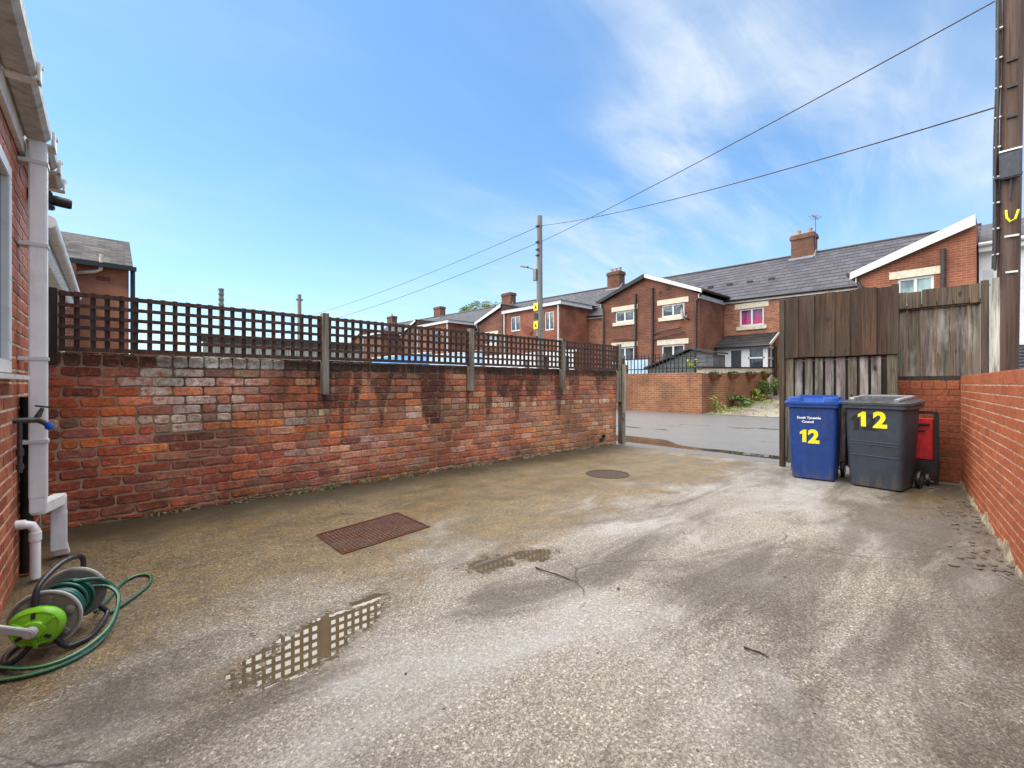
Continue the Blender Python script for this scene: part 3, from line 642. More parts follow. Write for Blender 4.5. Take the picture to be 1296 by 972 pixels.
for i in range(4):
    xa, xb = posts_x[i] + pw[i] / 2 + 0.004, posts_x[i + 1] - pw[i + 1] / 2 - 0.004
    mb = MB(); zb, zt = 1.475, 1.955; n = round((xb - xa) / 0.095); T = (0.062, 0.030, 0.019)
    y = WY - 0.045
    for k in range(6):
        z = zb + 0.014 + (zt - zb - 0.028) * k / 5 + rnd.uniform(-0.002, 0.002); dz = rnd.uniform(-0.003, 0.003)
        mb.bar((xa, y - 0.009, z), (xb, y - 0.009, z + dz), 0.018, 0.030 if 0 < k < 5 else 0.036, (0, 0, 1), jc(T, 0.3))
    for k in range(n + 1):
        x = xa + 0.02 + (xb - xa - 0.04) * k / n + rnd.uniform(-0.004, 0.004)
        mb.bar((x, y + 0.0105, zb), (x + rnd.uniform(-0.004, 0.004), y + 0.0105, zt + 0.014), 0.036, 0.018, (0, 1, 0), jc(T, 0.3))
    tag(mb.build('trellis', 'wood_trellis', bevel=0.0, off=((xa + xb) / 2, y, zb)), tlab[i], 'trellis', 'trellis panels on the old brick wall')

gp = thing('gate_post', (7.66, 5.05, 0), 'tall weathered timber gate post with pale split plank at the end of the old wall', 'post')
mb = MB(); mb.box((7.60, 5.10, 0), (7.70, 5.19, 1.72), jc((0.06, 0.042, 0.028), 0.1)); mb.build('post', 'wood_grey', gp, bevel=0.006)
mb = MB(); mb.box((7.612, 5.065, 0.62), (7.69, 5.098, 1.60), jc((0.30, 0.27, 0.23), 0.1)); mb.build('plank', 'wood_pale', gp, bevel=0.004)
mb = MB(); mb.box((7.615, 5.07, 0.0), (7.688, 5.098, 0.61), jc((0.22, 0.19, 0.155), 0.1)); mb.build('batten', 'wood_grey', gp, bevel=0.004)

# ---------------------------------------------------------------- red brick walls on the right
def redcol(u, z, mode):
    c = pick([((0.315, 0.084, 0.030), 4), ((0.30, 0.078, 0.028), 3), ((0.335, 0.094, 0.034), 2), ((0.265, 0.07, 0.027), 1)])
    return jc(c, 0.06, 0.12 if rnd.random() < 0.03 else 0.0), 0.0009, rnd.uniform(-0.0006, 0.0008)
A = V((7.50, 0.315, 0)); D = V((-3.31, -0.41, 0)).normalized(); NR = V((D.y, -D.x, 0)); 
if NR.y < 0: NR = -NR
LR = 9.0
rw = thing('boundary_wall', A + D * 1.6 - NR * 0.1, 'smooth orange red brick wall running along the right side of the yard', 'brick wall')
mb = MB()
RR = [(0.0745, 's')] * 16 + [(0.105, 's')]
bricks(mb, A, D, NR, LR, RR, redcol, 0.226, 0.009, 0.004, 0.0025, 0.0008, (), 0.0, 0)
mb.mi = 1
a, b = A - NR * 0.0035, A + D * LR - NR * 0.0035; t = NR * -0.21; up = V((0, 0, 1.292))
f_ = NR * -0.003
mb.poly([a, b, b + up, a + up]); mb.mi = 2; mb.hexa([a + f_, b + f_, b + t, a + t, a + f_ + up, b + f_ + up, b + t + up, a + t + up])
mb.mi = 0
for k in range(int(LR / 0.226)):
    q = A + D * (k * 0.226 + 0.004); e = A + D * (k * 0.226 + 0.222)
    h = [q - NR * 0.004, e - NR * 0.004, e - NR * 0.208, q - NR * 0.208]
    mb.hexa([p + V((0, 0, 1.28)) for p in h] + [p + V((0, 0, 1.2965)) for p in h], redcol(0, 0, 's')[0], 0)
mb.build('brickwork', ['red_brick', 'white_mortar', 'terrace_brick_orange'], rw, weld=False)
# spilled mortar haunching and loose flakes at its foot
mb = MB()
secs = []
for k in range(290):
    s0 = 0.03 + k * 0.03; n0 = math.sin(s0 * 7.1) + 0.6 * math.sin(s0 * 17.3 + 1) + 0.5 * math.sin(s0 * 41 + 2) + rnd.uniform(-0.5, 0.5)
    w0 = max(0.004, 0.016 + 0.007 * n0); h0 = max(0.008, 0.036 + 0.018 * n0 + (0.05 if 1.9 < s0 < 2.02 or 2.75 < s0 < 2.9 else 0)); q = A + D * s0
    secs.append([q + V((0, 0, -0.01)), q + NR * w0 + V((0, 0, -0.01)), q + NR * w0 * 0.7 + V((0, 0, h0 * 0.35)), q + NR * 0.003 + V((0, 0, h0)), q - NR * 0.002 + V((0, 0, h0))])
mb.loft(secs)
mb.build('mortar_haunch', 'haunch', rw, smooth=50)
mb = MB()
bw0 = V((7.62, 0.23, 0))
bwl = thing('back_wall', (7.70, 0.62, 0), 'low red brick wall with on-edge coping behind the bins, under the grey fence panel', 'brick wall')
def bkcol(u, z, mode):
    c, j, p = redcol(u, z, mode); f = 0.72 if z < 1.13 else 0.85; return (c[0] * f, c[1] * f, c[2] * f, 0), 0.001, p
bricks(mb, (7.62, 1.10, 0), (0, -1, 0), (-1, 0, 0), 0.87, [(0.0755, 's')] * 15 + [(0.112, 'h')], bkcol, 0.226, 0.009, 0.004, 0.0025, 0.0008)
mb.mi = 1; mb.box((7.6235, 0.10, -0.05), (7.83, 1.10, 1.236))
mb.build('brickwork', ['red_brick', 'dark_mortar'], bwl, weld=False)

# flakes and rubble at the wall's foot
mb = MB()
for k in range(70):
    s0 = rnd.uniform(1.0, 3.4); q = A + D * s0 + NR * (0.02 + abs(rnd.gauss(0, 0.14))); r = rnd.uniform(0.006, 0.03); th = rnd.uniform(0.003, 0.008)
    n = 5; a0 = rnd.random() * 6
    mb.prism([q + V((math.cos(a0 + 6.283 * i / n) * r * rnd.uniform(0.6, 1.2), math.sin(a0 + 6.283 * i / n) * r * rnd.uniform(0.6, 1.2), 0.002)) for i in range(n)], (rnd.uniform(-.003, .003), rnd.uniform(-.003, .003), th))
tag(mb.build('rubble', 'flake'), 'loose grey brown flakes and grit along the foot of the right wall', 'rubble', kind='stuff')

# ---------------------------------------------------------------- timber gate and fence
gt = thing('wooden_gate', (7.28, 1.5, 0), 'tall brown boarded gate with gappy slats in its lower half behind the bins', 'gate')
mb = MB(); y = 2.095
for k, wd in enumerate((0.115, 0.05, 0.12, 0.075, 0.13, 0.105, 0.12, 0.045, 0.125, 0.15, 0.155, 0.08)):
    y1 = max(y - wd, 0.845); dx = 0.0 if k % 2 else 0.014
    mb.box((7.231 + dx, y1 - 0.004 if k % 2 else y1 + 0.001, 1.575 + rnd.uniform(-0.006, 0.006)), (7.252 + dx, y + (0.004 if k % 2 else -0.001), 2.44 - 0.02 * (k % 3 == 1) + rnd.uniform(-0.012, 0.012)), jc((0.050, 0.025, 0.012) if k % 2 == 0 else (0.070, 0.039, 0.021), 0.4)); y = y1
    if y <= 0.85: break
mb.build('upper_boards', 'wood_brown', gt, bevel=0.002)
mb = MB(); 
mb.box((7.275, 2.0, 0.06), (7.32, 2.09, 2.40), jc((0.15, 0.12, 0.085), 0.1)); mb.build('stile', 'wood_grey', gt, bevel=0.004)
mb = MB(); mb.box((7.275, 0.86, 0.06), (7.32, 0.96, 2.40), jc((0.13, 0.105, 0.075), 0.1)); mb.build('stile', 'wood_grey', gt, bevel=0.004)
mb = MB(); y = 1.985
while y > 1.0:
    wd = rnd.uniform(0.088, 0.1); mb.box((7.30, y - wd, 0.08), (7.318, y, 1.56), jc((0.115, 0.095, 0.078), 0.4)); y -= wd + 0.031
mb.build('lower_slats', 'wood_pale', gt, bevel=0.002)
mb = MB()
for z in (0.22, 1.36, 1.535): mb.box((7.346, 0.87, z), (7.385, 2.085, z + 0.09), jc((0.07, 0.05, 0.035), 0.2))
mb.build('rail', 'wood_brown', gt, bevel=0.003, each=True)
mb = MB(); mb.box((7.335, 0.9, 0.1), (7.345, 2.07, 1.53), jc((0.02, 0.014, 0.01), 0.1)); mb.build('gap_dark_backing', 'wood_brown', gt)  # near-black sheet added behind the slats so their gaps look dark
mb = MB(); mb.box((7.225, 2.098, -0.02), (7.30, 2.165, 2.42), jc((0.055, 0.037, 0.024), 0.1))
tag(mb.build('hanging_post', 'wood_brown', bevel=0.006, off=(7.25, 2.2, 0)), 'slim dark post at the lane side of the boarded gate, left of the blue bin', 'post')

fp = thing('board_fence', (7.66, 0.5, 1.27), 'grey weathered vertical board fence panel on the low wall beside the gate', 'fence')
mb = MB(); y = 0.945
while y > 0.19:
    wd = 0.13; mb.box((7.655, max(y - wd, 0.16), 1.30), (7.675, y, 2.24), jc((0.135, 0.115, 0.092), 0.35)); y -= wd + 0.008
mb.build('boards', 'wood_pale', fp, bevel=0.002)
mb = MB(); y = 0.945
while y > 0.20:
    wd = 0.135; mb.box((7.60, max(y - wd, 0.16), 2.17 + rnd.uniform(-.004, .004)), (7.622, y, 2.385 + rnd.uniform(-.012, .012)), jc((0.105, 0.078, 0.052), 0.25)); y -= wd + 0.006
mb.build('top_boards', 'wood_brown', fp, bevel=0.002)
mb = MB(); mb.box((7.624, 0.15, 2.15), (7.654, 0.945, 2.215), jc((0.07, 0.065, 0.03), 0.1)); mb.box((7.622, 0.17, 1.245), (7.70, 0.945, 1.30), jc((0.03, 0.022, 0.015), 0.1))
mb.build('rail', 'wood_brown', fp, bevel=0.003, each=True)
mb = MB(); mb.box((7.60, 0.085, 0.9), (7.68, 0.155, 2.42), jc((0.075, 0.055, 0.04), 0.1))
tag(mb.build('fence_post', 'wood_brown', bevel=0.005, off=(7.64, 0.12, 0.9)), 'dark brown timber post between the grey fence panel and the pale post', 'post')
mb = MB(); mb.box((7.60, 0.0, 0.9), (7.69, 0.075, 2.435), jc((0.40, 0.39, 0.36), 0.05))
tag(mb.build('pale_post', 'wood_pale', bevel=0.005, off=(7.64, 0.04, 0.9)), 'pale grey post right in front of the telegraph pole', 'post')

# ---------------------------------------------------------------- poles and wires
tp = thing('telegraph_pole', (9, -0.075, 0), 'thick brown telegraph pole with junction box and clipped cables behind the right wall', 'telegraph pole')
def px_(z): return -0.062 - 0.012 * (z - 1.4)
mb = MB(); mb.tube([(9, px_(z), z) for z in (-0.3, 1, 2, 3, 4, 5, 6, 7, 8.2)], [0.112, 0.11, 0.108, 0.107, 0.106, 0.105, 0.104, 0.103, 0.10], 24); mb.build('pole', 'pole_wood', tp, smooth=40)
mb = MB()
for k, dy in enumerate((0.118, 0.145, 0.13)):
    mb.tube([(8.95 - 0.03 * k, px_(z) + dy + 0.005 * math.sin(z * 3 + k), z) for z in (2.75, 3.2, 3.6, 4.0, 4.4, 4.8, 5.2, 5.6, 6.0, 6.4, 6.9)], 0.014, 8)
mb.build('riser_cable', 'dark_pipe', tp, smooth=40, each=True)
mb = MB()
for z in (2.95, 3.3, 3.65, 4.0, 4.4, 4.8, 5.2, 5.6, 6.0): mb.box((8.885, px_(z) + 0.09, z), (8.95, px_(z) + 0.155, z + 0.018))
mb.build('clip', 'upvc', tp, each=True)
jb = MB(); jb.box((8.80, -0.19, 3.93), (8.885, -0.035 + 0.04, 4.28)); b1 = jb.build('junction_box', 'frame_dark', tp, bevel=0.015)
jb = MB(); jb.prism([(8.79, 0.01, 4.282), (8.885, 0.01, 4.282), (8.885, 0.01, 4.33), (8.81, 0.01, 4.31)], (0, -0.21, 0)); jb.build('lid', 'upvc_grubby', b1, bevel=0.004)
jb = MB(); jb.box((8.83, -0.2, 3.955), (8.872, 0.05, 3.985)); jb.build('bracket', 'black_plastic', b1)
jb = MB(); jb.tube([(8.85, -0.10, 3.93), (8.86, -0.10, 3.8), (8.86, -0.09, 3.65)], 0.012, 8); jb.build('cable', 'black_plastic', b1, smooth=40)
jb = MB(); jb.tube([(8.858, -0.055, 3.52), (8.85, -0.06, 3.42), (8.85, -0.09, 3.36), (8.85, -0.135, 3.38), (8.858, -0.165, 3.5)], 0.013, 8); jb.build('yellow_loop', 'yellow_vinyl', tp, smooth=40)
jb = MB(); jb.box((8.868, -0.17, 3.16), (8.882, -0.04, 3.185)); jb.box((8.868, -0.16, 2.68), (8.882, -0.05, 2.705)); jb.build('white_band', 'upvc', tp, each=True)
jb = MB(); jb.box((8.86, 0.06, 2.55), (8.95, 0.16, 2.76)); jb.build('cable_cover', 'lead', tp, bevel=0.005)
jb = MB()
for z in (4.75, 5.15, 5.5): jb.box((8.87, -0.16, z), (8.90, -0.06, z + 0.05))
jb.build('step_bracket', 'dark_pipe', tp, each=True)

fpz = thing('street_pole', (14, 13.63, 0.2), 'slim grey wooden pole with street lamp and yellow plates rising behind the trellis', 'telegraph pole')
mb = MB(); mb.tube([(14, 13.63, z) for z in (0, 3, 6, 8.6)], [0.16, 0.145, 0.13, 0.115], 16); mb.build('pole', 'grey_pole', fpz, smooth=40)
mb = MB(); mb.tube([(13.9, 13.7, 6.22), (13.85, 13.95, 6.32), (13.8, 14.2, 6.42)], 0.03, 8); mb.bar((13.8, 14.15, 6.41), (13.75, 14.55, 6.52), 0.16, 0.07); mb.build('lamp', 'grey_metal', fpz, smooth=40)
mb = MB(); mb.box((13.78, 13.64, 5.75), (13.9, 13.84, 6.25)); mb.build('control_box', 'grey_metal', fpz, bevel=0.01)
for z in (3.62, 4.42):
    mb = MB(); mb.box((13.815, 13.56, z), (13.83, 13.82, z + 0.34)); pl = mb.build('warning_plate', 'yellow_vinyl', fpz)
    mb = MB(); mb.poly([(13.812, 13.76, z + 0.09), (13.812, 13.62, z + 0.09), (13.812, 13.69, z + 0.26)]); mb.build('hazard_mark', 'iron_black', pl)
mb = MB(); mb.box((13.83, 13.6, 3.05), (13.87, 13.78, 3.3)); mb.box((13.82, 13.6, 4.05), (13.87, 13.78, 4.3)); mb.build('black_band', 'iron_black', fpz, each=True)
mb = MB()
for z in (8.13, 7.43, 7.1, 6.85): mb.box((13.82, 13.55, z - 0.03), (14.1, 13.71, z + 0.03))
mb.build('insulator', 'dark_pipe', fpz, each=True)
def wire(name, a, b, sag, r, label):
    mb = MB(); a, b = V(a), V(b); n = 40
    mb.tube([a.lerp(b, t / n) - V((0, 0, sag * 4 * (t / n) * (1 - t / n))) for t in range(n + 1)], r, 6)
    return tag(mb.build(name, 'dark_pipe', smooth=60), label, 'cable')
mb = MB()
wire('overhead_cable', (8.93, 0.05, 6.42), (13.95, 13.5, 7.43), 0.10, 0.0105, 'upper overhead cable looping from the top of the brown pole down to the grey pole')
wire('overhead_cable', (8.93, 0.05, 4.97), (13.95, 13.5, 8.13), 0.22, 0.0105, 'lower overhead cable from the brown pole, meeting the grey pole nearest its top')
wire('overhead_cable', (13.95, 13.7, 8.13), (12, 62, 8.0), 0.9, 0.012, 'overhead cable going left from high on the grey pole')
wire('overhead_cable', (13.95, 13.7, 7.43), (9, 50, 5.6), 0.8, 0.012, 'lower overhead cable going left from the grey pole down behind the trellis')
mb = MB(); mb.tube([(6.26, 40, z) for z in (0, 4, 8.5)], [0.2, 0.18, 0.16], 10)
for z in (7.2, 7.6, 8.0, 8.35): mb.box((6.06, 39.8, z), (6.42, 40.05, z + 0.12))
tag(mb.build('distant_mast', 'grey_pole', off=(6.26, 40, 0)), 'distant knobbly mast standing up behind the first trellis panel', 'mast')
mb = MB(); mb.tube([(11.88, 40, z) for z in (0, 4, 8.8)], [0.2, 0.17, 0.15], 10); mb.box((11.6, 39.9, 8.3), (12.15, 40.1, 8.42))
tag(mb.build('distant_pole', 'grey_pole', off=(11.88, 40, 0)), 'distant bare telegraph pole just left of the second trellis post', 'telegraph pole')

# ---------------------------------------------------------------- own house on the left
HX = -0.42
hs = thing('brick_house', (-2, 1, 0), 'near red brick house on the left with white window, sagging gutter and downpipe', 'house')
def hcol(u, z, mode):
    return jc(pick([((0.40, 0.125, 0.065), 3), ((0.45, 0.15, 0.075), 2), ((0.33, 0.095, 0.05), 2)]), 0.15), 0.001, rnd.uniform(-0.001, 0.001)
win = (2.0, 3.70, 1.26, 2.40)
mb = MB()
bricks(mb, (HX, 1.5, 0), (0, 1, 0), (1, 0, 0), 3.69, [(0.0755, 's')] * 36, hcol, 0.226, 0.014, 0.002, 0.0015, 0.001, [(win[0] - 1.5, win[1] - 1.5, win[2], win[3])])
mb.mi = 1
holed(mb, lambda u, z, d: V((HX - 0.0035 - d, u, z)), -4.0, 5.19, -0.05, 2.72, [win], 0.12)
mb.poly([(HX - 0.0035, 5.19, -0.05), (-5, 5.19, -0.05), (-5, 5.19, 2.72), (HX - 0.0035, 5.19, 2.72)])
mb.poly([(HX - 0.0035, -4, -0.05), (-5, -4, -0.05), (-5, -4, 2.72), (HX - 0.0035, -4, 2.72)])
mb.build('wall', ['red_brick', 'cream_mortar'], hs, weld=False)
mb = MB(); fx = HX + 0.012
for a, b in (((win[0], win[2]), (win[1], win[2] + 0.07)), ((win[0], win[3] - 0.07), (win[1], win[3])), ((win[0], win[2] + 0.07), (win[0] + 0.07, win[3] - 0.07)), ((win[1] - 0.085, win[2] + 0.07), (win[1], win[3] - 0.07)), ((2.8, win[2] + 0.07), (2.87, win[3] - 0.07))):
    mb.box((fx - 0.06, a[0], a[1]), (fx, b[0], b[1]))
wf = mb.build('window', 'upvc', hs, bevel=0.004)
mb = MB(); mb.box((fx - 0.045, win[0] + 0.05, win[2] + 0.05), (fx - 0.03, win[1] - 0.05, win[3] - 0.05)); mb.build('pane', 'glass', wf)
mb = MB(); mb.prism([(HX - 0.05, 1.95, 1.225), (HX + 0.075, 1.95, 1.222), (HX + 0.075, 1.95, 1.247), (HX - 0.05, 1.95, 1.262)], (0, 1.80, 0)); mb.build('sill', 'upvc', wf, bevel=0.003)
mb = MB(); mb.box((HX + 0.003, 1.0, 2.615), (HX + 0.028, 5.0, 2.80)); mb.build('fascia', 'upvc_grubby', hs, bevel=0.002)
mb = MB(); mb.prism([(-5, -4.1, 2.75), (HX + 0.03, -4.1, 2.805), (HX + 0.06, -4.1, 2.83), (-5, -4.1, 4.1)], (0, 9.2, 0)); mb.build('roof', 'dark_tile', hs)
# box-section gutter in sagging lengths
def gut(y0, y1, z0, z1, xo):
    mb = MB()
    def sec(y, z):
        o, i = HX + 0.14 + xo, HX + 0.030
        return [(i, y, z + 0.085), (i, y, z + 0.012), (i + 0.012, y, z), (o - 0.022, y, z), (o, y, z + 0.03), (o, y, z + 0.085), (o - 0.008, y, z + 0.085), (o - 0.008, y, z + 0.034), (o - 0.025, y, z + 0.008), (i + 0.014, y, z + 0.008), (i + 0.008, y, z + 0.085)]
    mb.loft([sec(y0, z0), sec(y1, z1)])
    return mb.build('gutter', 'gutter_grey', hs)
gs = [(1.0, 3.27, 2.745, 2.735, 0.004), (3.29, 4.02, 2.728, 2.71, 0.0), (4.14, 4.48, 2.705, 2.70, 0.0), (4.50, 4.85, 2.69, 2.685, 0.006)]
for g in gs: gut(*g)
mb = MB()
for y, z in ((3.28, 2.725), (4.08, 2.695), (4.49, 2.685), (4.86, 2.677)):
    w0 = 0.035 if y != 4.08 else 0.07
    mb.box((HX + 0.03, y - w0, z), (HX + 0.150, y + w0, z + 0.012)); mb.box((HX + 0.146, y - w0, z + 0.0), (HX + 0.158, y + w0, z + 0.10)); 
    mb.box((HX + 0.15, y + w0 * 0.6, z + 0.085), (HX + 0.166, y + w0, z + 0.112))
mb.build('gutter_union', 'upvc_grubby', hs, bevel=0.004, each=True)
dp = MB()
def sq(x, y, z, h=0.040): return [(x - h, y - h, z), (x + h, y - h, z), (x + h, y + h, z), (x - h, y + h, z)]
px0, py0 = HX + 0.085, 4.04
dp.loft([sq(px0, py0, 2.70), sq(px0, py0, 0.49)])
dpo = dp.build('downpipe', 'pipe_white', hs, bevel=0.006)
mb = MB(); mb.loft([sq(px0, py0, 0.50, 0.038), sq(px0, py0, 0.40, 0.038), sq(px0 + 0.035, py0 + 0.12, 0.335, 0.038), sq(px0 + 0.075, py0 + 0.26, 0.335, 0.038), sq(px0 + 0.075, py0 + 0.26, 0.28, 0.038)][0:2]); 
mb.bar((px0 + 0.0, py0 - 0.03, 0.425), (px0 + 0.075, py0 + 0.34, 0.405), 0.07, 0.075)
mb.loft([sq(px0 + 0.07, py0 + 0.32, 0.43, 0.038), sq(px0 + 0.07, py0 + 0.32, 0.30, 0.038)]); mb.build('offset_bend', 'pipe_white', dpo, bevel=0.006)
mb = MB(); mb.loft([sq(px0 + 0.07, py0 + 0.32, 0.32), sq(px0 + 0.07, py0 + 0.32, 0.06)]); mb.loft([sq(px0 + 0.07, py0 + 0.32, 0.11, 0.038), sq(px0 + 0.085, py0 + 0.345, 0.02, 0.038)]); mb.build('shoe', 'pipe_white', dpo, bevel=0.005)
mb = MB()
for z in (2.05, 1.345, 0.83, 2.56): mb.box((HX, py0 - 0.046, z), (px0 + 0.046, py0 + 0.046, z + 0.024))
mb.build('pipe_clip', 'upvc', dpo, bevel=0.003, each=True)
mb = MB(); mb.tube([(HX + 0.03, 4.10, 0.02), (HX + 0.03, 4.10, 1.12)], 0.03, 12); tag(mb.build('drain_pipe', 'black_plastic', hs, smooth=40))
mb = MB(); mb.tube([(HX - 0.05, 3.93, 0.36), (HX + 0.03, 3.93, 0.36), (HX + 0.065, 3.935, 0.345), (HX + 0.08, 3.94, 0.31), (HX + 0.08, 3.94, 0.02)], 0.024, 14)
mb.tube([(HX + 0.08, 3.94, 0.30), (HX + 0.08, 3.94, 0.25)], 0.029, 14); mb.tube([(HX + 0.0, 3.93, 0.36), (HX + 0.04, 3.93, 0.358)], 0.028, 14); mb.build('waste_pipe', 'pipe_white', hs, smooth=40)
tp_ = thing('garden_tap', (HX, 3.93, 0.95), 'dark metal garden tap with blue hose connector in front of the white downpipe', 'tap')
mb = MB(); mb.tube([(HX + 0.025, 3.86, 0.68), (HX + 0.025, 3.86, 0.98)], 0.011, 10); mb.tube([(HX + 0.025, 3.86, 0.78), (HX + 0.025, 3.86, 0.82)], 0.017, 10); mb.tube([(HX + 0.025, 3.86, 0.70), (HX + 0.025, 3.86, 0.73)], 0.017, 10); mb.build('supply_pipe', 'tap_metal', tp_, smooth=40)
mb = MB(); mb.tube([(HX - 0.01, 3.86, 0.985), (HX + 0.07, 3.87, 0.985), (HX + 0.10, 3.88, 0.985), (HX + 0.135, 3.885, 0.955)], [0.016, 0.017, 0.02, 0.013], 12); mb.tube([(HX + 0.09, 3.88, 0.99), (HX + 0.115, 3.88, 1.055)], [0.017, 0.009], 12); mb.build('body', 'tap_metal', tp_, smooth=40)
mb = MB(); mb.bar((HX + 0.085, 3.86, 1.07), (HX + 0.155, 3.90, 1.055), 0.016, 0.010); mb.build('handle', 'black_plastic', tp_, bevel=0.003)
mb = MB(); mb.tube([(HX + 0.130, 3.885, 0.965), (HX + 0.150, 3.89, 0.925)], [0.019, 0.015], 12); mb.tube([(HX + 0.142, 3.887, 0.945), (HX + 0.146, 3.889, 0.935)], 0.022, 12); mb.build('hose_connector', 'tap_blue', tp_, smooth=40)
fl = thing('flood_light', (HX, 4.45, 2.45), 'small black security light fixed under the eaves beside the downpipe', 'security light')
mb = MB(); mb.box((HX, 4.42, 2.46), (HX + 0.12, 4.50, 2.54)); mb.build('mount', 'black_plastic', fl, bevel=0.008)
mb = MB(); mb.lathe((HX + 0.10, 4.46, 2.49), (1, 0.05, -0.05), [(0.03, 0), (0.036, 0.03), (0.036, 0.10), (0.03, 0.115)], 16); mb.build('lamp_head', 'black_plastic', fl, smooth=40)
mb = MB(); mb.box((HX + 0.05, 4.43, 2.42), (HX + 0.13, 4.49, 2.452)); mb.build('sensor', 'frame_dark', fl, bevel=0.008)

# neighbour's extension beyond the wall
nb = thing('neighbour_extension', (-1.5, 8, 0), 'white-trimmed house extension beyond the old wall, behind the downpipe', 'house')
mb = MB(); mb.box((-4, 5.6, -0.1), (-0.66, 10.0, 2.40)); mb.build('wall', 'terrace_brick', nb)
mb = MB(); mb.prism([(-0.66, 5.5, 2.36), (-0.47, 5.5, 2.42), (-0.44, 5.5, 2.46), (-0.44, 5.5, 2.62), (-0.50, 5.5, 2.62), (-0.66, 5.5, 2.62)], (0, 4.4, 0)); mb.build('fascia', 'upvc', nb, bevel=0.004)
mb = MB(); mb.tube([(-0.40, 5.5, 2.60), (-0.40, 9.95, 2.59)], 0.055, 12); mb.build('gutter', 'upvc', nb, smooth=40)
mb = MB(); mb.prism([(-0.43, 5.45, 2.62), (-4, 5.45, 3.6), (-4, 5.45, 2.62)], (0, 4.5, 0)); mb.build('roof', 'dark_tile', nb)
mb = MB()
for y in (6.4, 7.0, 7.6, 8.2): mb.box((-0.655, y, 1.05), (-0.61, y + 0.08, 2.2))
mb.box((-0.655, 6.4, 2.12), (-0.61, 8.28, 2.2)); mb.box((-0.655, 6.4, 1.0), (-0.61, 8.28, 1.08)); wf = mb.build('window', 'upvc', nb)
mb = MB(); mb.box((-0.652, 6.42, 1.02), (-0.64, 8.26, 2.18)); mb.build('pane', 'glass', wf)
mb = MB(); mb.tube([(-0.52, 9.7, 2.55), (-0.56, 9.7, 2.35), (-0.58, 9.7, 0)], 0.04, 10); mb.build('downpipe', 'upvc', nb, smooth=40)

# far left house
fh = thing('brick_house', (-3, 21, 0), 'pale brick two storey house with mottled slate roof, far left above the trellis', 'house')
mb = MB(); mb.box((-7, 18, 0), (0.41, 24.5, 4.74)); mb.prism([(0.41, 18, 4.74), (0.41, 21.2, 6.2), (0.41, 24.5, 4.74)], (-7.41, 0, 0)); mb.build('wall', 'peach_brick', fh)
mb = MB(); mb.prism([(0.5, 17.72, 4.70), (0.5, 21.2, 6.26), (0.5, 21.2, 6.34), (0.5, 17.66, 4.77)], (-7.6, 0, 0)); mb.prism([(0.5, 24.8, 4.70), (0.5, 21.2, 6.26), (0.5, 21.2, 6.34), (0.5, 24.8, 4.77)], (-7.6, 0, 0)); mb.build('roof', 'old_slate', fh)
mb = MB(); mb.box((-7, 17.58, 4.62), (0.58, 17.70, 4.74)); mb.tube([(0.5, 17.9, 4.66), (0.5, 17.92, 0.2)], 0.06, 10); mb.build('gutter', 'black_plastic', fh)
mb = MB(); mb.box((-0.32, 17.99, 4.28), (0.0 - 0.02, 18.0, 4.4)); mb.build('vent', 'terracotta', fh, each=True)
mb = MB(); mb.tube([(-0.72, 17.9, 4.42), (-0.35, 17.75, 4.48), (-0.22, 17.7, 4.55), (-0.2, 17.65, 5.0)], 0.045, 8); mb.build('vent_pipe', 'cream_stone', fh, smooth=40)
mb = MB(); mb.box((-7, 17.0, 0), (-0.72, 17.998, 4.5)); mb.build('projecting_wall', 'terrace_brick_dark', fh)

# pale fence seen through the trellis, low brick yards beyond
gf = thing('board_fence', (3.2, 9, 0), 'pale grey green board fence seen low through the first two trellis panels', 'fence')
mb = MB(); x = 1.15
while x < 3.75: mb.box((x, 9, -0.05), (x + 0.30, 9.03, 1.98 + rnd.uniform(-0.01, 0.01)), jc((0.40, 0.42, 0.37), 0.12)); x += 0.31
mb.build('boards', 'wood_grey', gf)
mb = MB(); mb.box((1.1, 8.97, 1.92), (3.9, 9.06, 2.01), jc((0.05, 0.04, 0.03), 0.1)); mb.build('top_rail', 'wood_brown', gf)
mb = MB(); mb.box((0.3, 12.0, -0.1), (2.6, 12.2, 1.92)); tag(mb.build('low_wall', 'terrace_brick_dark', off=(1.4, 12.1, 0)), 'low dark brick wall glimpsed through the first trellis panel', 'brick wall')

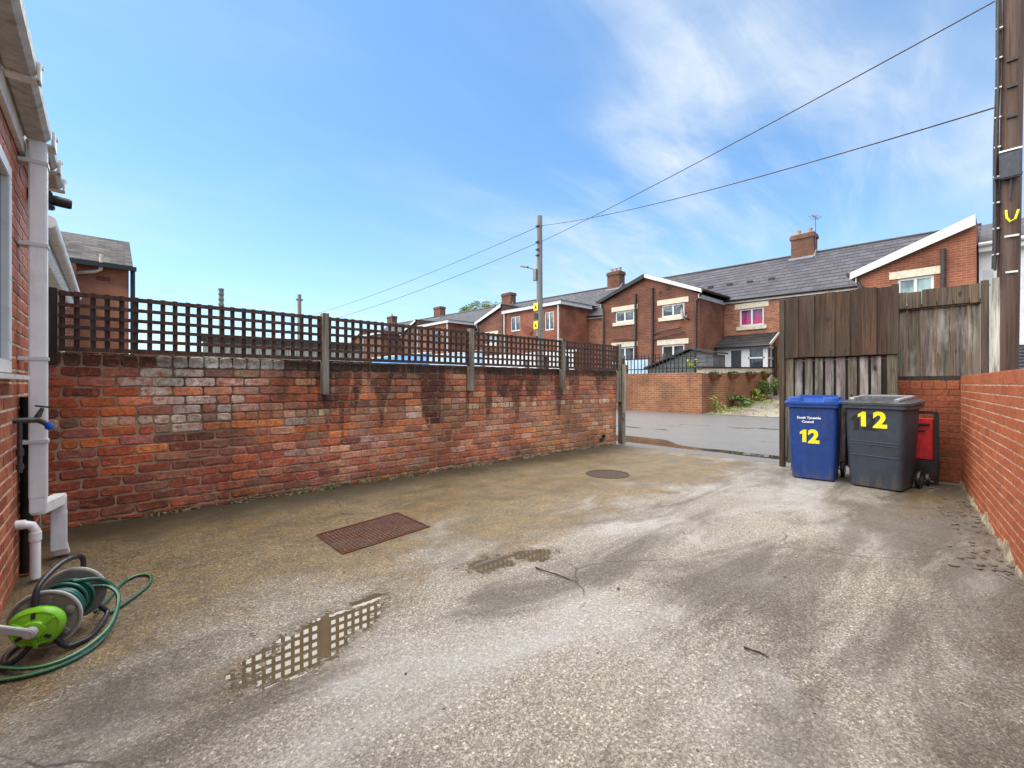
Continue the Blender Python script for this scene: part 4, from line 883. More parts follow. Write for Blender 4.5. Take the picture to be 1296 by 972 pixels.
# ---------------------------------------------------------------- terrace across the lane
XO, XM, XR, XB = 19.0, 21.6, 25.1, 28.6
def sh(y): return 0.02 * (y - 7)
def window(parent, X, y0, y1, z0, z1, panes=2, glassm='glass', lintel=True, sill=True, curtain=False):
    mb = MB(); t = 0.075; xf = X + 0.05
    for a, b in (((y0, z0), (y1, z0 + t)), ((y0, z1 - t), (y1, z1)), ((y0, z0 + t), (y0 + t, z1 - t)), ((y1 - t, z0 + t), (y1, z1 - t))): mb.box((xf, a[0], a[1]), (xf + 0.07, b[0], b[1]))
    for k in range(1, panes):
        y = y0 + (y1 - y0) * k / panes; mb.box((xf, y - t / 2, z0 + t), (xf + 0.07, y + t / 2, z1 - t))
    wf = mb.build('window', 'upvc', parent)
    mb = MB(); mb.poly([(xf + 0.04, y0 + 0.03, z0 + 0.03), (xf + 0.04, y1 - 0.03, z0 + 0.03), (xf + 0.04, y1 - 0.03, z1 - 0.03), (xf + 0.04, y0 + 0.03, z1 - 0.03)]); mb.build('pane', glassm, wf)
    if curtain:
        mb = MB(); n = 24
        for k in range(n):
            a, b = y0 + (y1 - y0) * k / n, y0 + (y1 - y0) * (k + 1) / n
            mb.poly([(xf + 0.10 + 0.02 * (k % 2), a, z0), (xf + 0.10 + 0.02 * ((k + 1) % 2), b, z0), (xf + 0.10 + 0.02 * ((k + 1) % 2), b, z1), (xf + 0.10 + 0.02 * (k % 2), a, z1)])
        mb.build('curtain', 'pink_curtain', wf)
    if sill: mb = MB(); mb.box((X - 0.06, y0 - 0.12, z0 - 0.17), (X + 0.06, y1 + 0.12, z0 - 0.002)); mb.build('sill', 'cream_stone', wf)
    if lintel: mb = MB(); mb.box((X - 0.025, y0 - 0.2, z1 + 0.002), (X + 0.06, y1 + 0.2, z1 + 0.24)); mb.build('lintel', 'cream_stone', wf)
    return wf
def facade(parent, name, mat, X, y0, y1, z0, z1, holes, gable=None):
    mb = MB(); holed(mb, lambda u, z, d: V((X + d, u, z)), y0, y1, z0, z1, holes, 0.12)
    if gable: mb.poly([(X, a, b) for a, b in gable])
    return mb.build(name, mat, parent)
def house(y0, y1, label, out=None, mat='terrace_brick', mainmat='mottled_brick', roofmat='slate', holes_o=(), holes_m=(), chim=None, barge='upvc', eave=5.1, xm=XM):
    s0, s1 = sh(y0), sh(y1)
    h = thing('terrace_house', (25, (y0 + y1) / 2, 0.5), label, 'house', 'brick terrace houses across the lane')
    facade(h, 'wall', mainmat, xm, y0, y1, 0.3, eave + s0, holes_m)
    mb = MB(); mb.poly([(xm, y0, eave + s0), (xm, y1, eave + s0), (xm, y1, eave + s1)]) 
    for y, s in ((y0 + 0.002, s0), (y1 - 0.002, s1)): mb.poly([(xm, y, 0.3), (XB, y, 0.3), (XB, y, eave + s), (XR, y, 7.40 + s), (xm, y, eave + s)])
    mb.poly([(XB, y0, 0.3), (XB, y1, 0.3), (XB, y1, eave + s1), (XB, y0, eave + s0)]); mb.build('end_wall', mainmat, h)
    mb = MB(); e = 0.16; sl = (7.48 - eave - 0.03) / (XR - xm)
    def rp(x, y, z): return V((x, y, z + sh(y)))
    zl = eave + 0.03 - sl * e
    mb.hexa([rp(xm - e, y0, zl), rp(XR, y0, 7.48), rp(XR, y1, 7.48), rp(xm - e, y1, zl), rp(xm - e, y0, zl + 0.06), rp(XR, y0, 7.54), rp(XR, y1, 7.54), rp(xm - e, y1, zl + 0.06)])
    mb.poly([rp(XR, y0, 7.54), rp(XR, y1, 7.54), rp(XB + 0.2, y1, eave - 0.05), rp(XB + 0.2, y0, eave - 0.05)]); rf = mb.build('roof', roofmat, h)
    mb = MB(); mb.tube([rp(XR, y0, 7.54), rp(XR, y1, 7.54)], 0.07, 8); mb.build('ridge_tiles', 'dark_pipe', rf, smooth=50)
    mb = MB(); mb.hexa([rp(xm - 0.10, y0, eave - 0.16), rp(xm - 0.005, y0, eave - 0.16), rp(xm - 0.005, y1, eave - 0.16), rp(xm - 0.10, y1, eave - 0.16), rp(xm - 0.10, y0, eave - 0.02), rp(xm - 0.005, y0, eave - 0.02), rp(xm - 0.005, y1, eave - 0.02), rp(xm - 0.10, y1, eave - 0.02)]); mb.build('fascia', 'upvc', h)
    mb = MB(); mb.tube([rp(xm - 0.17, y0, eave - 0.03), rp(xm - 0.17, y1, eave - 0.03)], 0.055, 8); mb.build('gutter', 'black_plastic', h, smooth=50)
    if out:
        kind, ylow, yhigh = out[:3]
        if kind == 'half':
            zl, zh = out[3] + sh(ylow), out[4] + sh(yhigh); a, b = min(ylow, yhigh), max(ylow, yhigh)
            facade(h, 'outrigger_wall', mat, XO, a, b, 0.3, zl, list(holes_o), [(ylow, zl), (yhigh, zl), (yhigh, zh)])
            mb = MB(); mb.poly([(XO, ylow, 0.3), (XM + 0.5, ylow, 0.3), (XM + 0.5, ylow, zl), (XO, ylow, zl)]); mb.poly([(XO, yhigh, 0.3), (XM + 2, yhigh, 0.3), (XM + 2, yhigh, zh), (XO, yhigh, zh)]); mb.build('outrigger_side', mat, h, each=True)
            sgn = 1 if ylow > yhigh else -1; sl2 = (zh - zl) / (ylow - yhigh)
            yl2 = ylow + sgn * 0.18; zl2 = zl + sl2 * (yl2 - ylow) + 0.03; xr = XM + 2.1
            mb = MB(); mb.hexa([(XO - 0.15, yl2, zl2), (xr, yl2, zl2), (xr, yhigh, zh + 0.03), (XO - 0.15, yhigh, zh + 0.03), (XO - 0.15, yl2, zl2 + 0.07), (xr, yl2, zl2 + 0.07), (xr, yhigh, zh + 0.10), (XO - 0.15, yhigh, zh + 0.10)]); mb.build('outrigger_roof', roofmat, h)
            bh = out[5] if len(out) > 5 else 0.2
            mb = MB(); mb.prism([(XO - 0.19, yl2, zl2 - bh * 0.55), (XO - 0.19, yl2, zl2 + 0.05), (XO - 0.19, yhigh, zh + 0.09), (XO - 0.19, yhigh, zh + 0.09 - bh)], (0.035, 0, 0)); mb.build('bargeboard', barge, h)
            mb = MB(); mb.tube([(XO - 0.2, yl2 + sgn * 0.05, zl2 + 0.0), (XM, yl2 + sgn * 0.05, zl2 + 0.02)], 0.06, 8); mb.tube([(XO + 0.02, yl2 - sgn * 0.06, zl2 - 0.05), (XO - 0.07, ylow - sgn * 0.12, zl2 - 0.45), (XO - 0.07, ylow - sgn * 0.12, 0.3)], 0.05, 8); mb.build('outrigger_gutter', 'dark_pipe', h, smooth=50)
            mb = MB(); mb.box((XO - 0.12, ylow + 0.01 * sgn, zl - 0.20), (XM, ylow + 0.035 * sgn, zl - 0.02)); mb.build('side_fascia', 'upvc', h)
        else:
            a, b = ylow, yhigh; zt = out[3] + sh((a + b) / 2)
            facade(h, 'outrigger_wall', mat, XO, a, b, 0.3, zt, list(holes_o))
            mb = MB(); 
            for y in (a, b): mb.poly([(XO, y, 0.3), (XM + 0.5, y, 0.3), (XM + 0.5, y, zt), (XO, y, zt)])
            mb.build('outrigger_side', mat, h, each=True)
            mb = MB(); mb.box((XO - 0.18, a - 0.18, zt - 0.12), (XM + 0.1, b + 0.05, zt + 0.10)); mb.build('fascia_band', 'upvc', h)
            mb = MB(); o4 = [(XO - 0.24, a - 0.24, zt + 0.102), (XM + 0.7, a - 0.24, zt + 0.102), (XM + 0.7, b + 0.1, zt + 0.102), (XO - 0.24, b + 0.1, zt + 0.102)]; i4 = [(XO + 1.2, a + 1.0, zt + 0.42), (XM + 1.2, a + 1.0, zt + 0.42), (XM + 1.2, b, zt + 0.42), (XO + 1.2, b, zt + 0.42)]
            mb.hexa(o4 + i4); mb.build('outrigger_roof', roofmat, h)
            mb = MB(); mb.tube([(XO - 0.08, a + 0.08, zt), (XO - 0.08, a + 0.08, 0.3)], 0.05, 8); mb.tube([(XO - 0.08, b - 0.1, zt), (XO - 0.08, b - 0.1, 0.3)], 0.05, 8); mb.build('downpipe', 'upvc', h, smooth=50, each=True)
    if chim:
        cy, cw, pots = chim; s = sh(cy)
        mb = MB(); mb.box((XR - 0.32, cy - cw / 2, 6.9 + s), (XR + 0.32, cy + cw / 2, 8.25 + s)); mb.box((XR - 0.37, cy - cw / 2 - 0.05, 8.25 + s), (XR + 0.37, cy + cw / 2 + 0.05, 8.40 + s)); mb.box((XR - 0.34, cy - cw / 2 - 0.02, 8.4 + s), (XR + 0.34, cy + cw / 2 + 0.02, 8.48 + s)); cs = mb.build('chimney', 'chimney_brick', rf)
        mb = MB(); mb.box((XR - 0.42, cy - cw / 2 - 0.08, 7.12 + s), (XR - 0.324, cy + cw / 2 + 0.08, 7.34 + s)); 
        mb.prism([(XR - 0.42, cy - cw / 2 - 0.05, 7.28 + s), (XR, cy - cw / 2 - 0.05, 7.70 + s), (XR, cy - cw / 2 - 0.05, 7.5 + s), (XR - 0.42, cy - cw / 2 - 0.05, 7.15 + s)], (0, 0.048, 0)); mb.build('flashing', 'lead', rf)
        mb = MB()
        for k in range(pots):
            y = cy - cw / 2 + cw * (k + 0.5) / pots; mb.lathe((XR, y, 8.48 + s), (0, 0, 1), [(0.12, 0), (0.10, 0.2), (0.12, 0.24), (0.12, 0.27)], 12)
        if pots == 2:
          ae = MB(); ay = cy - cw / 2 - 0.04; ae.tube([(XR - 0.2, ay, 7.9 + s), (XR - 0.2, ay, 9.25 + s)], 0.02, 6); ae.tube([(XR - 0.75, ay, 9.12 + s), (XR + 0.35, ay, 9.2 + s)], 0.014, 6)
          for q in range(6): ae.tube([(XR - 0.65 + q * 0.17, ay - 0.2, 9.13 + s + q * 0.012), (XR - 0.65 + q * 0.17, ay + 0.2, 9.13 + s + q * 0.012)], 0.009, 5)
          ae.build('aerial', 'grey_metal', rf)
        if pots: mb.build('chimney_pot', 'pot_clay', rf, smooth=40, each=True)
    return h
# end house, rendered white
wh = thing('rendered_house', (24, -3, 0.5), 'white rendered house at the far right, mostly hidden behind the telegraph pole', 'house')
mb = MB(); mb.box((20.0, -9, 0.3), (28.6, 0.44, 5.42)); mb.build('wall', 'render_white', wh)
mb = MB(); mb.prism([(19.7, -9, 5.45), (24.6, -9, 7.25), (28.9, -9, 5.4)], (0, 9.46, 0)); mb.build('roof', 'pale_slate', wh)
mb = MB(); mb.tube([(19.68, -9, 5.46), (19.68, 0.44, 5.46)], 0.06, 8); mb.box((19.75, -9, 5.25), (19.98, 0.44, 5.42)); mb.build('gutter', 'upvc', wh, smooth=50)
mb = MB()
for k in range(12): mb.box((19.93, -1.6, 1.2 + k * 0.1), (19.99, -0.25, 1.26 + k * 0.1))
mb.build('shutter', 'frame_dark', wh)

h0 = house(0.48, 6.42, 'brick terrace house with broad white sloping bargeboard, behind the boarded gate', ('half', 3.29, 0.48, 4.93, 6.24, 0.32), 'terrace_brick_orange', 'mottled_brick', 'slate', [(1.38, 2.25, 3.7, 4.62)], (), None)
window(h0, XO, 1.38, 2.25, 3.7, 4.62, 2, 'glass_pale', True, False)
mb = MB(); mb.tube([(XO - 0.07, 1.17, 5.35), (XO - 0.07, 1.17, 0.3)], 0.065, 10); mb.build('soil_pipe', 'dark_pipe', h0, smooth=50, each=True)
h1 = house(6.42, 11.38, 'brick terrace house with pink curtained window, white porch and satellite dish on its gable', ('half', 8.80, 11.38, 5.10, 6.29, 0.20), 'terrace_brick', 'mottled_brick', 'slate', [(9.48, 10.60, 4.28, 4.86), (9.48, 10.60, 2.3, 3.0)], [(7.08, 8.12, 3.85, 4.66)], (6.43, 0.95, 2))
window(h1, XO, 9.48, 10.60, 4.28, 4.86); window(h1, XO, 9.48, 10.60, 2.3, 3.0)
window(h1, XM, 7.08, 8.12, 3.85, 4.66, 2, 'clear_glass', True, True, True)
mb = MB(); mb.tube([(XO - 0.06, 11.02, 5.75), (XO - 0.06, 11.02, 0.4)], 0.055, 10); mb.tube([(XO - 0.06, 10.95, 3.55), (XO - 0.12, 10.4, 3.65), (XO - 0.12, 9.6, 3.72)], 0.03, 8); mb.tube([(XO - 0.06, 10.95, 3.3), (XO - 0.1, 10.2, 3.4), (XO - 0.1, 9.4, 3.52)], 0.025, 8); mb.build('soil_pipe', 'dark_pipe', h1, smooth=50, each=True)
mb = MB(); mb.box((XO - 0.02, 10.2, 5.55), (XO, 10.35, 5.7)); mb.box((XO - 0.02, 10.6, 5.4), (XO, 10.7, 5.55)); mb.build('vent', 'iron_black', h1, each=True)
mb = MB()
for k in range(4): mb.box((23.0 - 0.1, 7.2 + k * 0.95 - 0.12, 6.02 + k * 0.02), (23.15, 7.2 + k * 0.95 + 0.12, 6.18 + k * 0.02))
mb.build('roof_vent', 'iron_black', h1, each=True)
# porch (a part of the house, with its own sub-parts)
mb = MB(); PX = 20.7; zb, zt = 0.66, 2.84
def prect(y0, y1, z0, z1): mb.box((PX, y0, z0), (PX + 0.07, y1, z1))
for r_ in ((6.64, 6.76, zb, zt), (6.76, 7.42, zb, 1.5), (6.76, 7.42, 2.74, zt), (6.76, 7.42, 2.30, 2.37), (6.76, 6.82, 1.5, 2.74), (7.36, 7.42, 1.5, 2.74), (7.42, 7.70, zb, zt), (7.70, 8.14, zb, 0.8), (7.70, 8.14, 2.70, zt), (8.14, 8.76, zb, zt)): prect(*r_)
mb.box((PX + 0.07, 6.64, zb), (XM, 6.70, 1.6)); mb.box((PX + 0.07, 6.64, 2.74), (XM, 6.70, zt)); mb.box((PX + 0.45, 6.64, 1.6), (PX + 0.52, 6.70, 2.74)); mb.box((PX + 0.07, 6.64, 2.28), (PX + 0.45, 6.70, 2.34)); mb.box((PX + 0.52, 6.64, 2.28), (XM, 6.70, 2.34))
po = mb.build('porch', 'upvc', h1)
mb = MB(); mb.poly([(PX + 0.035, 6.78, 1.45), (PX + 0.035, 7.40, 1.45), (PX + 0.035, 7.40, 2.78), (PX + 0.035, 6.78, 2.78)]); mb.poly([(PX + 0.05, 6.67, 1.5), (XM, 6.67, 1.5), (XM, 6.67, 2.78), (PX + 0.05, 6.67, 2.78)]); mb.build('pane', 'glass', po)
mb = MB(); mb.box((PX + 0.03, 7.69, 0.7), (PX + 0.05, 8.15, 2.72)); mb.build('door', 'frame_dark', po)
mb = MB(); mb.prism([(PX - 0.2, 6.5, 2.82), (XM, 6.5, 3.40), (XM, 6.5, 3.47), (PX - 0.2, 6.5, 2.90)], (0, 2.27, 0)); mb.build('porch_roof', 'dark_tile', po)
mb = MB(); mb.prism([(PX - 0.22, 6.46, 2.78), (XM, 6.46, 3.37), (XM, 6.46, 3.48), (PX - 0.22, 6.46, 2.92)], (0, 0.035, 0)); mb.build('bargeboard', 'upvc', po)
mb = MB(); mb.tube([(PX - 0.24, 6.46, 2.84), (PX - 0.24, 8.78, 2.84)], 0.05, 8); mb.build('gutter', 'black_plastic', po, smooth=50)
dsh = thing('satellite_dish', (XO - 0.1, 9.35, 4.3), 'white satellite dish on the gabled outrigger beside its upper window', 'satellite dish')
mb = MB(); mb.lathe((XO - 0.42, 9.42, 4.28), (0.25, -0.95, 0.2), [(0.28, 0.07), (0.19, 0.03), (0.05, 0.0), (0.03, -0.02)], 20); mb.build('dish', 'upvc', dsh, smooth=50)
mb = MB(); mb.tube([(XO, 9.25, 4.05), (XO - 0.2, 9.3, 4.1), (XO - 0.4, 9.42, 4.26)], 0.025, 8); mb.tube([(XO - 0.42, 9.4, 4.05), (XO - 0.65, 9.15, 4.05), (XO - 0.72, 9.02, 4.3)], 0.02, 8); mb.build('arm', 'dark_pipe', dsh, smooth=50)

h2 = house(11.38, 17.0, 'brick terrace house with dark bargeboard, left half of the paired gable', ('half', 13.95, 11.38, 5.24, 6.29, 0.20), 'terrace_brick', 'mottled_brick', 'slate', [(12.05, 13.15, 4.30, 4.86), (12.05, 13.15, 2.3, 3.05)], (), (17.3, 0.95, 3), 'iron_black')
window(h2, XO, 12.05, 13.15, 4.30, 4.86); window(h2, XO, 12.05, 13.15, 2.3, 3.05)
mb = MB(); mb.tube([(XO - 0.06, 11.93, 5.6), (XO - 0.06, 11.93, 0.4)], 0.055, 10); mb.tube([(XO - 0.06, 12.0, 3.35), (XO - 0.1, 12.6, 3.42), (XO - 0.1, 13.2, 3.45)], 0.03, 8); mb.build('soil_pipe', 'dark_pipe', h2, smooth=50, each=True)
h3 = house(17.0, 21.88, 'brick terrace house with flat white-edged back block and two windows, behind the third trellis panel', ('flat', 16.85, 21.72, 5.62), 'terrace_brick_orange', 'mottled_brick', 'pale_slate', [(17.35, 18.1, 4.35, 5.45), (20.2, 21.1, 4.55, 5.5)], (), None)
window(h3, XO, 17.35, 18.1, 4.35, 5.45, 2, 'glass', False, False); window(h3, XO, 20.2, 21.1, 4.55, 5.5, 2, 'glass', False, False)
mb = MB(); mb.lathe((XO - 0.25, 19.3, 4.45), (-0.6, -0.6, 0.3), [(0.28, 0.07), (0.15, 0.02), (0.03, 0.0)], 16); mb.tube([(XO, 19.2, 4.2), (XO - 0.25, 19.3, 4.43)], 0.03, 8); mb.build('satellite_dish', 'terracotta', h3, smooth=50)
h4 = house(21.88, 27.9, 'dark brick terrace house with white half gable beside the flat white-edged block', ('half', 24.5, 21.88, 4.98, 6.05, 0.22), 'terrace_brick_dark', 'mottled_brick', 'pale_slate', [(22.5, 23.5, 3.9, 4.5)], (), (28.1, 1.1, 0))
window(h4, XO, 22.5, 23.5, 3.9, 4.5, 1, 'glass_pale')
h5 = house(27.9, 32.8, 'distant red brick terrace house with white-edged flat back block left of the tree', ('flat', 28.1, 32.7, 5.50), 'terrace_brick_orange', 'mottled_brick', 'pale_slate', [(29.0, 30.2, 4.4, 5.3)], (), None)
window(h5, XO, 29.0, 30.2, 4.4, 5.3, 2, 'glass', False, False)
h6 = house(32.8, 38.7, 'distant terrace house with half gable, third chimney stack from the left on its roof', ('half', 35.3, 32.8, 4.9, 6.0, 0.2), 'terrace_brick_dark', 'mottled_brick', 'pale_slate', (), (), (38.8, 1.2, 0))
h7 = house(38.7, 43.6, 'far terrace house with flat back block, second from the left end of the row', ('flat', 38.9, 43.4, 5.4), 'terrace_brick', 'mottled_brick', 'pale_slate', [(40, 41.2, 4.2, 5.0)], (), None)
window(h7, XO, 40, 41.2, 4.2, 5.0, 2, 'glass', False, False)
h8 = house(43.6, 49.6, 'farthest terrace house at the left end of the row, by its leftmost chimney', ('half', 46.2, 43.6, 4.8, 5.9, 0.2), 'terrace_brick', 'mottled_brick', 'slate', (), (), (49.2, 1.3, 1))

# ---------------------------------------------------------------- yards across the lane
SY = 6.64
yw = thing('yard_wall', (14.6, 8, 0.2), 'stained brick yard wall with railings across the lane, seen through the gateway', 'brick wall')
mb = MB(); mb.box((14.5, SY, 0.1), (14.72, 10.6, 1.58)); mb.build('front_wall', 'yard_brick', yw)
mb = MB(); mb.hexa([(14.722, SY + 0.01, 0.1), (21.58, SY + 0.01, 0.5), (21.58, SY + 0.2, 0.5), (14.722, SY + 0.2, 0.1), (14.722, SY + 0.01, 1.55), (21.58, SY + 0.01, 1.72), (21.58, SY + 0.2, 1.72), (14.722, SY + 0.2, 1.55)]); mb.build('side_wall', 'yard_brick', yw)
mb = MB(); mb.hexa([(14.6, SY - 0.005, 1.551), (21.58, SY - 0.005, 1.721), (21.58, SY + 0.21, 1.721), (14.6, SY + 0.21, 1.551), (14.6, SY - 0.005, 1.72), (21.58, SY - 0.005, 1.90), (21.58, SY + 0.21, 1.90), (14.6, SY + 0.21, 1.72)]); mb.build('rendered_course', 'render_cream', yw)
mb = MB(); mb.hexa([(14.5, SY - 0.03, 1.722), (21.58, SY - 0.03, 1.902), (21.58, SY + 0.23, 1.902), (14.5, SY + 0.23, 1.722), (14.5, SY - 0.03, 1.765), (21.58, SY - 0.03, 1.945), (21.58, SY + 0.23, 1.945), (14.5, SY + 0.23, 1.765)]); mb.build('coping', 'iron_black', yw)
mb = MB(); mb.prism([(16.6, SY + 0.006, 0.38), (20.9, SY + 0.006, 0.68), (20.4, SY + 0.006, 1.66), (18.9, SY + 0.006, 1.6), (17.6, SY + 0.006, 0.95)], (0, -0.003, 0)); mb.build('render_patch', plain('brown_render', (0.22, 0.10, 0.06), 0.9, 0.2, 0.2, 3), yw)
rl = thing('iron_railing', (14.6, 8.6, 1.58), 'black iron railings on top of the stained yard wall', 'railing')
mb = MB(); 
for z in (1.72, 2.12): mb.box((14.595, SY + 0.25, z), (14.615, 10.5, z + 0.035))
mb.build('rail', 'iron_black', rl, each=True)
mb = MB(); y = SY + 0.27
while y < 10.5: mb.box((14.592, y, 1.57), (14.616, y + 0.026, 2.28)); y += 0.145
mb.box((14.58, SY + 0.24, 1.57), (14.63, SY + 0.29, 2.34)); mb.build('bars', 'iron_black', rl)
sd_ = thing('garden_shed', (16.8, 8, 0.3), 'dark grey boarded shed with shallow roof behind the railings', 'shed')
mb = MB(); prof = [(9.40, 0.25), (9.40, 1.80), (7.75, 2.42), (6.90, 2.28), (6.90, 0.25)]
mb.prism([(16.0, a, b) for a, b in prof], (1.0, 0, 0))
z = 0.5
while z < 2.3:
    ya = 9.4 if z < 1.72 else 9.4 - (z + 0.09 - 1.80) / 0.64 * 1.75
    yb = 6.9 if z < 2.22 else 7.3
    if ya - yb > 0.3: mb.prism([(15.975, ya, z), (15.998, ya, z + 0.0), (15.998, ya, z + 0.135), (15.99, ya, z + 0.135)], (0, yb - ya, 0))
    z += 0.15
mb.build('boarding', 'shed_grey', sd_)
mb = MB(); mb.prism([(15.85, 9.62, 1.80), (15.85, 7.75, 2.48), (15.85, 7.75, 2.54), (15.85, 9.62, 1.86)], (1.25, 0, 0)); mb.prism([(15.85, 6.82, 2.30), (15.85, 7.75, 2.48), (15.85, 7.75, 2.54), (15.85, 6.82, 2.36)], (1.25, 0, 0)); mb.build('roof', 'roof_felt', sd_)
mb = MB(); mb.box((16.2, 9.62, 0.3), (16.28, 10.55, 2.20))
tag(mb.build('painted_board', 'pale_blue_paint', off=(16.2, 10, 0.3)), 'pale blue board standing between the railings and the left end of the shed', 'board')
# white and blue painted yard walls seen low through the trellis
ww = thing('white_yard_wall', (14.7, 14.8, 0.3), 'white painted yard wall with dark doors, seen through the third trellis panel', 'yard wall')
mb = MB(); holed(mb, lambda u, z, d: V((14.9 + d, u, z)), 12.4, 18.6, 0.0, 2.62, [(12.7, 13.2, 0.3, 2.45), (13.9, 14.35, 0.3, 2.45), (15.2, 15.5, 0.3, 2.35)], 0.2); mb.box((14.9, 12.35, 2.62), (15.1, 18.65, 2.70)); mb.build('wall', 'render_white', ww)
mb = MB()
for a, b in ((12.7, 13.2), (13.9, 14.35), (15.2, 15.5)): mb.box((15.06, a, 0.3), (15.10, b, 2.45))
mb.build('door', 'frame_dark', ww, each=True)
bl_ = thing('blue_yard_wall', (14.7, 24, 0.3), 'blue and white painted yard wall seen low through the second trellis panel', 'yard wall')
mb = MB(); mb.box((14.7, 24.0, 0), (14.9, 32.0, 3.12)); mb.build('blue_section', 'blue_paint', bl_)
mb = MB(); mb.box((14.7, 18.75, 0), (14.9, 23.95, 2.95)); mb.build('pale_section', 'pale_blue_paint', bl_)
mb = MB(); mb.box((14.66, 18.75, 2.95), (14.94, 23.95, 3.02)); mb.box((14.66, 24, 3.12), (14.94, 32, 3.2)); mb.build('coping', 'upvc', bl_, each=True)
mb = MB(); mb.tube([(21.2, 6.50, 0.7), (21.2, 6.5, 2.82)], 0.07, 10)
tag(mb.build('dark_post', 'iron_black', off=(21.2, 6.5, 0.7), smooth=40), 'dark post at the far end of the planted side wall, beside the porch', 'post')

# ---------------------------------------------------------------- plants
def leaves(mb, cx, cy, cz, rx, ry, rz, n, size, mi=0):
    for _ in range(n):
        while True:
            a = V((rnd.uniform(-1, 1), rnd.uniform(-1, 1), rnd.uniform(-1, 1)))
            if a.length < 1: break
        p = V((cx + a.x * rx, cy + a.y * ry, cz + a.z * rz)); s = size * rnd.uniform(0.6, 1.3)
        d = V((rnd.uniform(-1, 1), rnd.uniform(-1, 1), rnd.uniform(-0.3, 1))).normalized(); e = d.cross(V((rnd.uniform(-1, 1), rnd.uniform(-1, 1), rnd.uniform(-1, 1)))).normalized()
        mb.poly([p - d * s, p + e * s * 0.45, p + d * s, p - e * s * 0.45], mi=mi)
def weed(name, x, y, z, h, rad, n, size, label, mat='leaf', nst=6):
    t = thing(name, (x, y, z), label, 'plant', 'weeds along the side wall')
    mb = MB()
    for k in range(nst):
        a = rnd.random() * 6.28; mb.tube([(x, y, z - 0.02), (x + math.cos(a) * rad * 0.3, y + math.sin(a) * rad * 0.3, z + h * 0.5), (x + math.cos(a) * rad * 0.7, y + math.sin(a) * rad * 0.7, z + h * rnd.uniform(0.7, 1))], [0.008, 0.006, 0.003], 5)
    mb.build('stem', 'leaf', t)
    mb = MB(); 
    for k in range(7):
        a = rnd.random() * 6.28; q = rad * rnd.uniform(0.1, 0.8); leaves(mb, x + math.cos(a) * q, y + math.sin(a) * q, z + h * rnd.uniform(0.25, 0.95), rad * 0.4, rad * 0.4, h * 0.22, n // 7, size)
    mb.build('foliage', mat, t, weld=False)
weed('weed', 15.0, 6.40, 0.24, 0.55, 0.28, 120, 0.05, 'thin yellow flowered weed at the street corner of the yard wall', 'leaf_yellow')
weed('weed', 17.0, 6.35, 0.36, 0.42, 0.5, 420, 0.06, 'low bushy green weed halfway along the side wall', 'leaf')
weed('weed', 17.9, 6.45, 0.42, 0.3, 0.3, 160, 0.05, 'small sprawling weed right of the low bushy one', 'leaf')
weed('weed', 19.8, 6.30, 0.58, 0.95, 0.55, 480, 0.07, 'tallest leafy weed near the far end of the side wall', 'leaf')
weed('weed', 19.0, 6.38, 0.5, 0.5, 0.4, 200, 0.06, 'mid height weed just left of the tallest one', 'leaf_yellow')
weed('weed', 14.5, 7.0, 1.58, 0.42, 0.22, 70, 0.05, 'spiky yellowish plant on top of the wall among the railings', 'leaf_yellow')
mb = MB()
for k in range(260):
    x = rnd.uniform(14.65, 20); y = 6.6 - abs(rnd.gauss(0, 0.35)) if rnd.random() < 0.7 else rnd.uniform(4.5, 6.4); z = 0.21 + (x - 14.6) * 0.07
    if y < 5.8 and rnd.random() < 0.6: continue
    leaves(mb, x, y, z + 0.02, 0.12, 0.1, 0.03, 6, 0.035)
tag(mb.build('ground_weeds', 'leaf_yellow', weld=False), 'low yellow green weeds and moss along the edge of the driveway', 'weeds', kind='stuff')
for k, (x, lab) in enumerate(((15.35, 'hanging planter nearest the street corner on the side wall'), (16.9, 'hanging planter with the most greenery, second from the street corner'), (18.6, 'third hanging planter from the street corner, on the rendered patch'), (20.2, 'farthest hanging planter on the side wall, nearest the porch'))):
    z = 1.36 + (x - 14.6) * 0.025; t = thing('hanging_planter', (x, SY - 0.12, z), lab, 'planter', 'planters hung on the side wall')
    mb = MB(); mb.loft([[(x - w_, SY - 0.03 - d_, zz), (x + w_, SY - 0.03 - d_, zz), (x + w_, SY - 0.03, zz), (x - w_, SY - 0.03, zz)] for w_, d_, zz in ((0.14, 0.1, z - 0.05), (0.22, 0.2, z + 0.12))]); mb.build('trough', 'terracotta', t)
    mb = MB(); mb.box((x - 0.24, SY - 0.25, z + 0.11), (x + 0.24, SY - 0.235, z + 0.135)); mb.box((x - 0.3, SY - 0.02, z + 0.2), (x + 0.3, SY - 0.005, z + 0.225)); mb.box((x - 0.3, SY - 0.02, z + 0.05), (x - 0.28, SY - 0.005, z + 0.2)); mb.box((x + 0.28, SY - 0.02, z + 0.05), (x + 0.3, SY - 0.005, z + 0.2)); mb.build('bracket', 'iron_black', t)
    mb = MB(); leaves(mb, x, SY - 0.13, z + 0.17, 0.22, 0.1, 0.08, (30, 90, 36, 40)[k], 0.045); mb.build('foliage', 'leaf', t, weld=False)
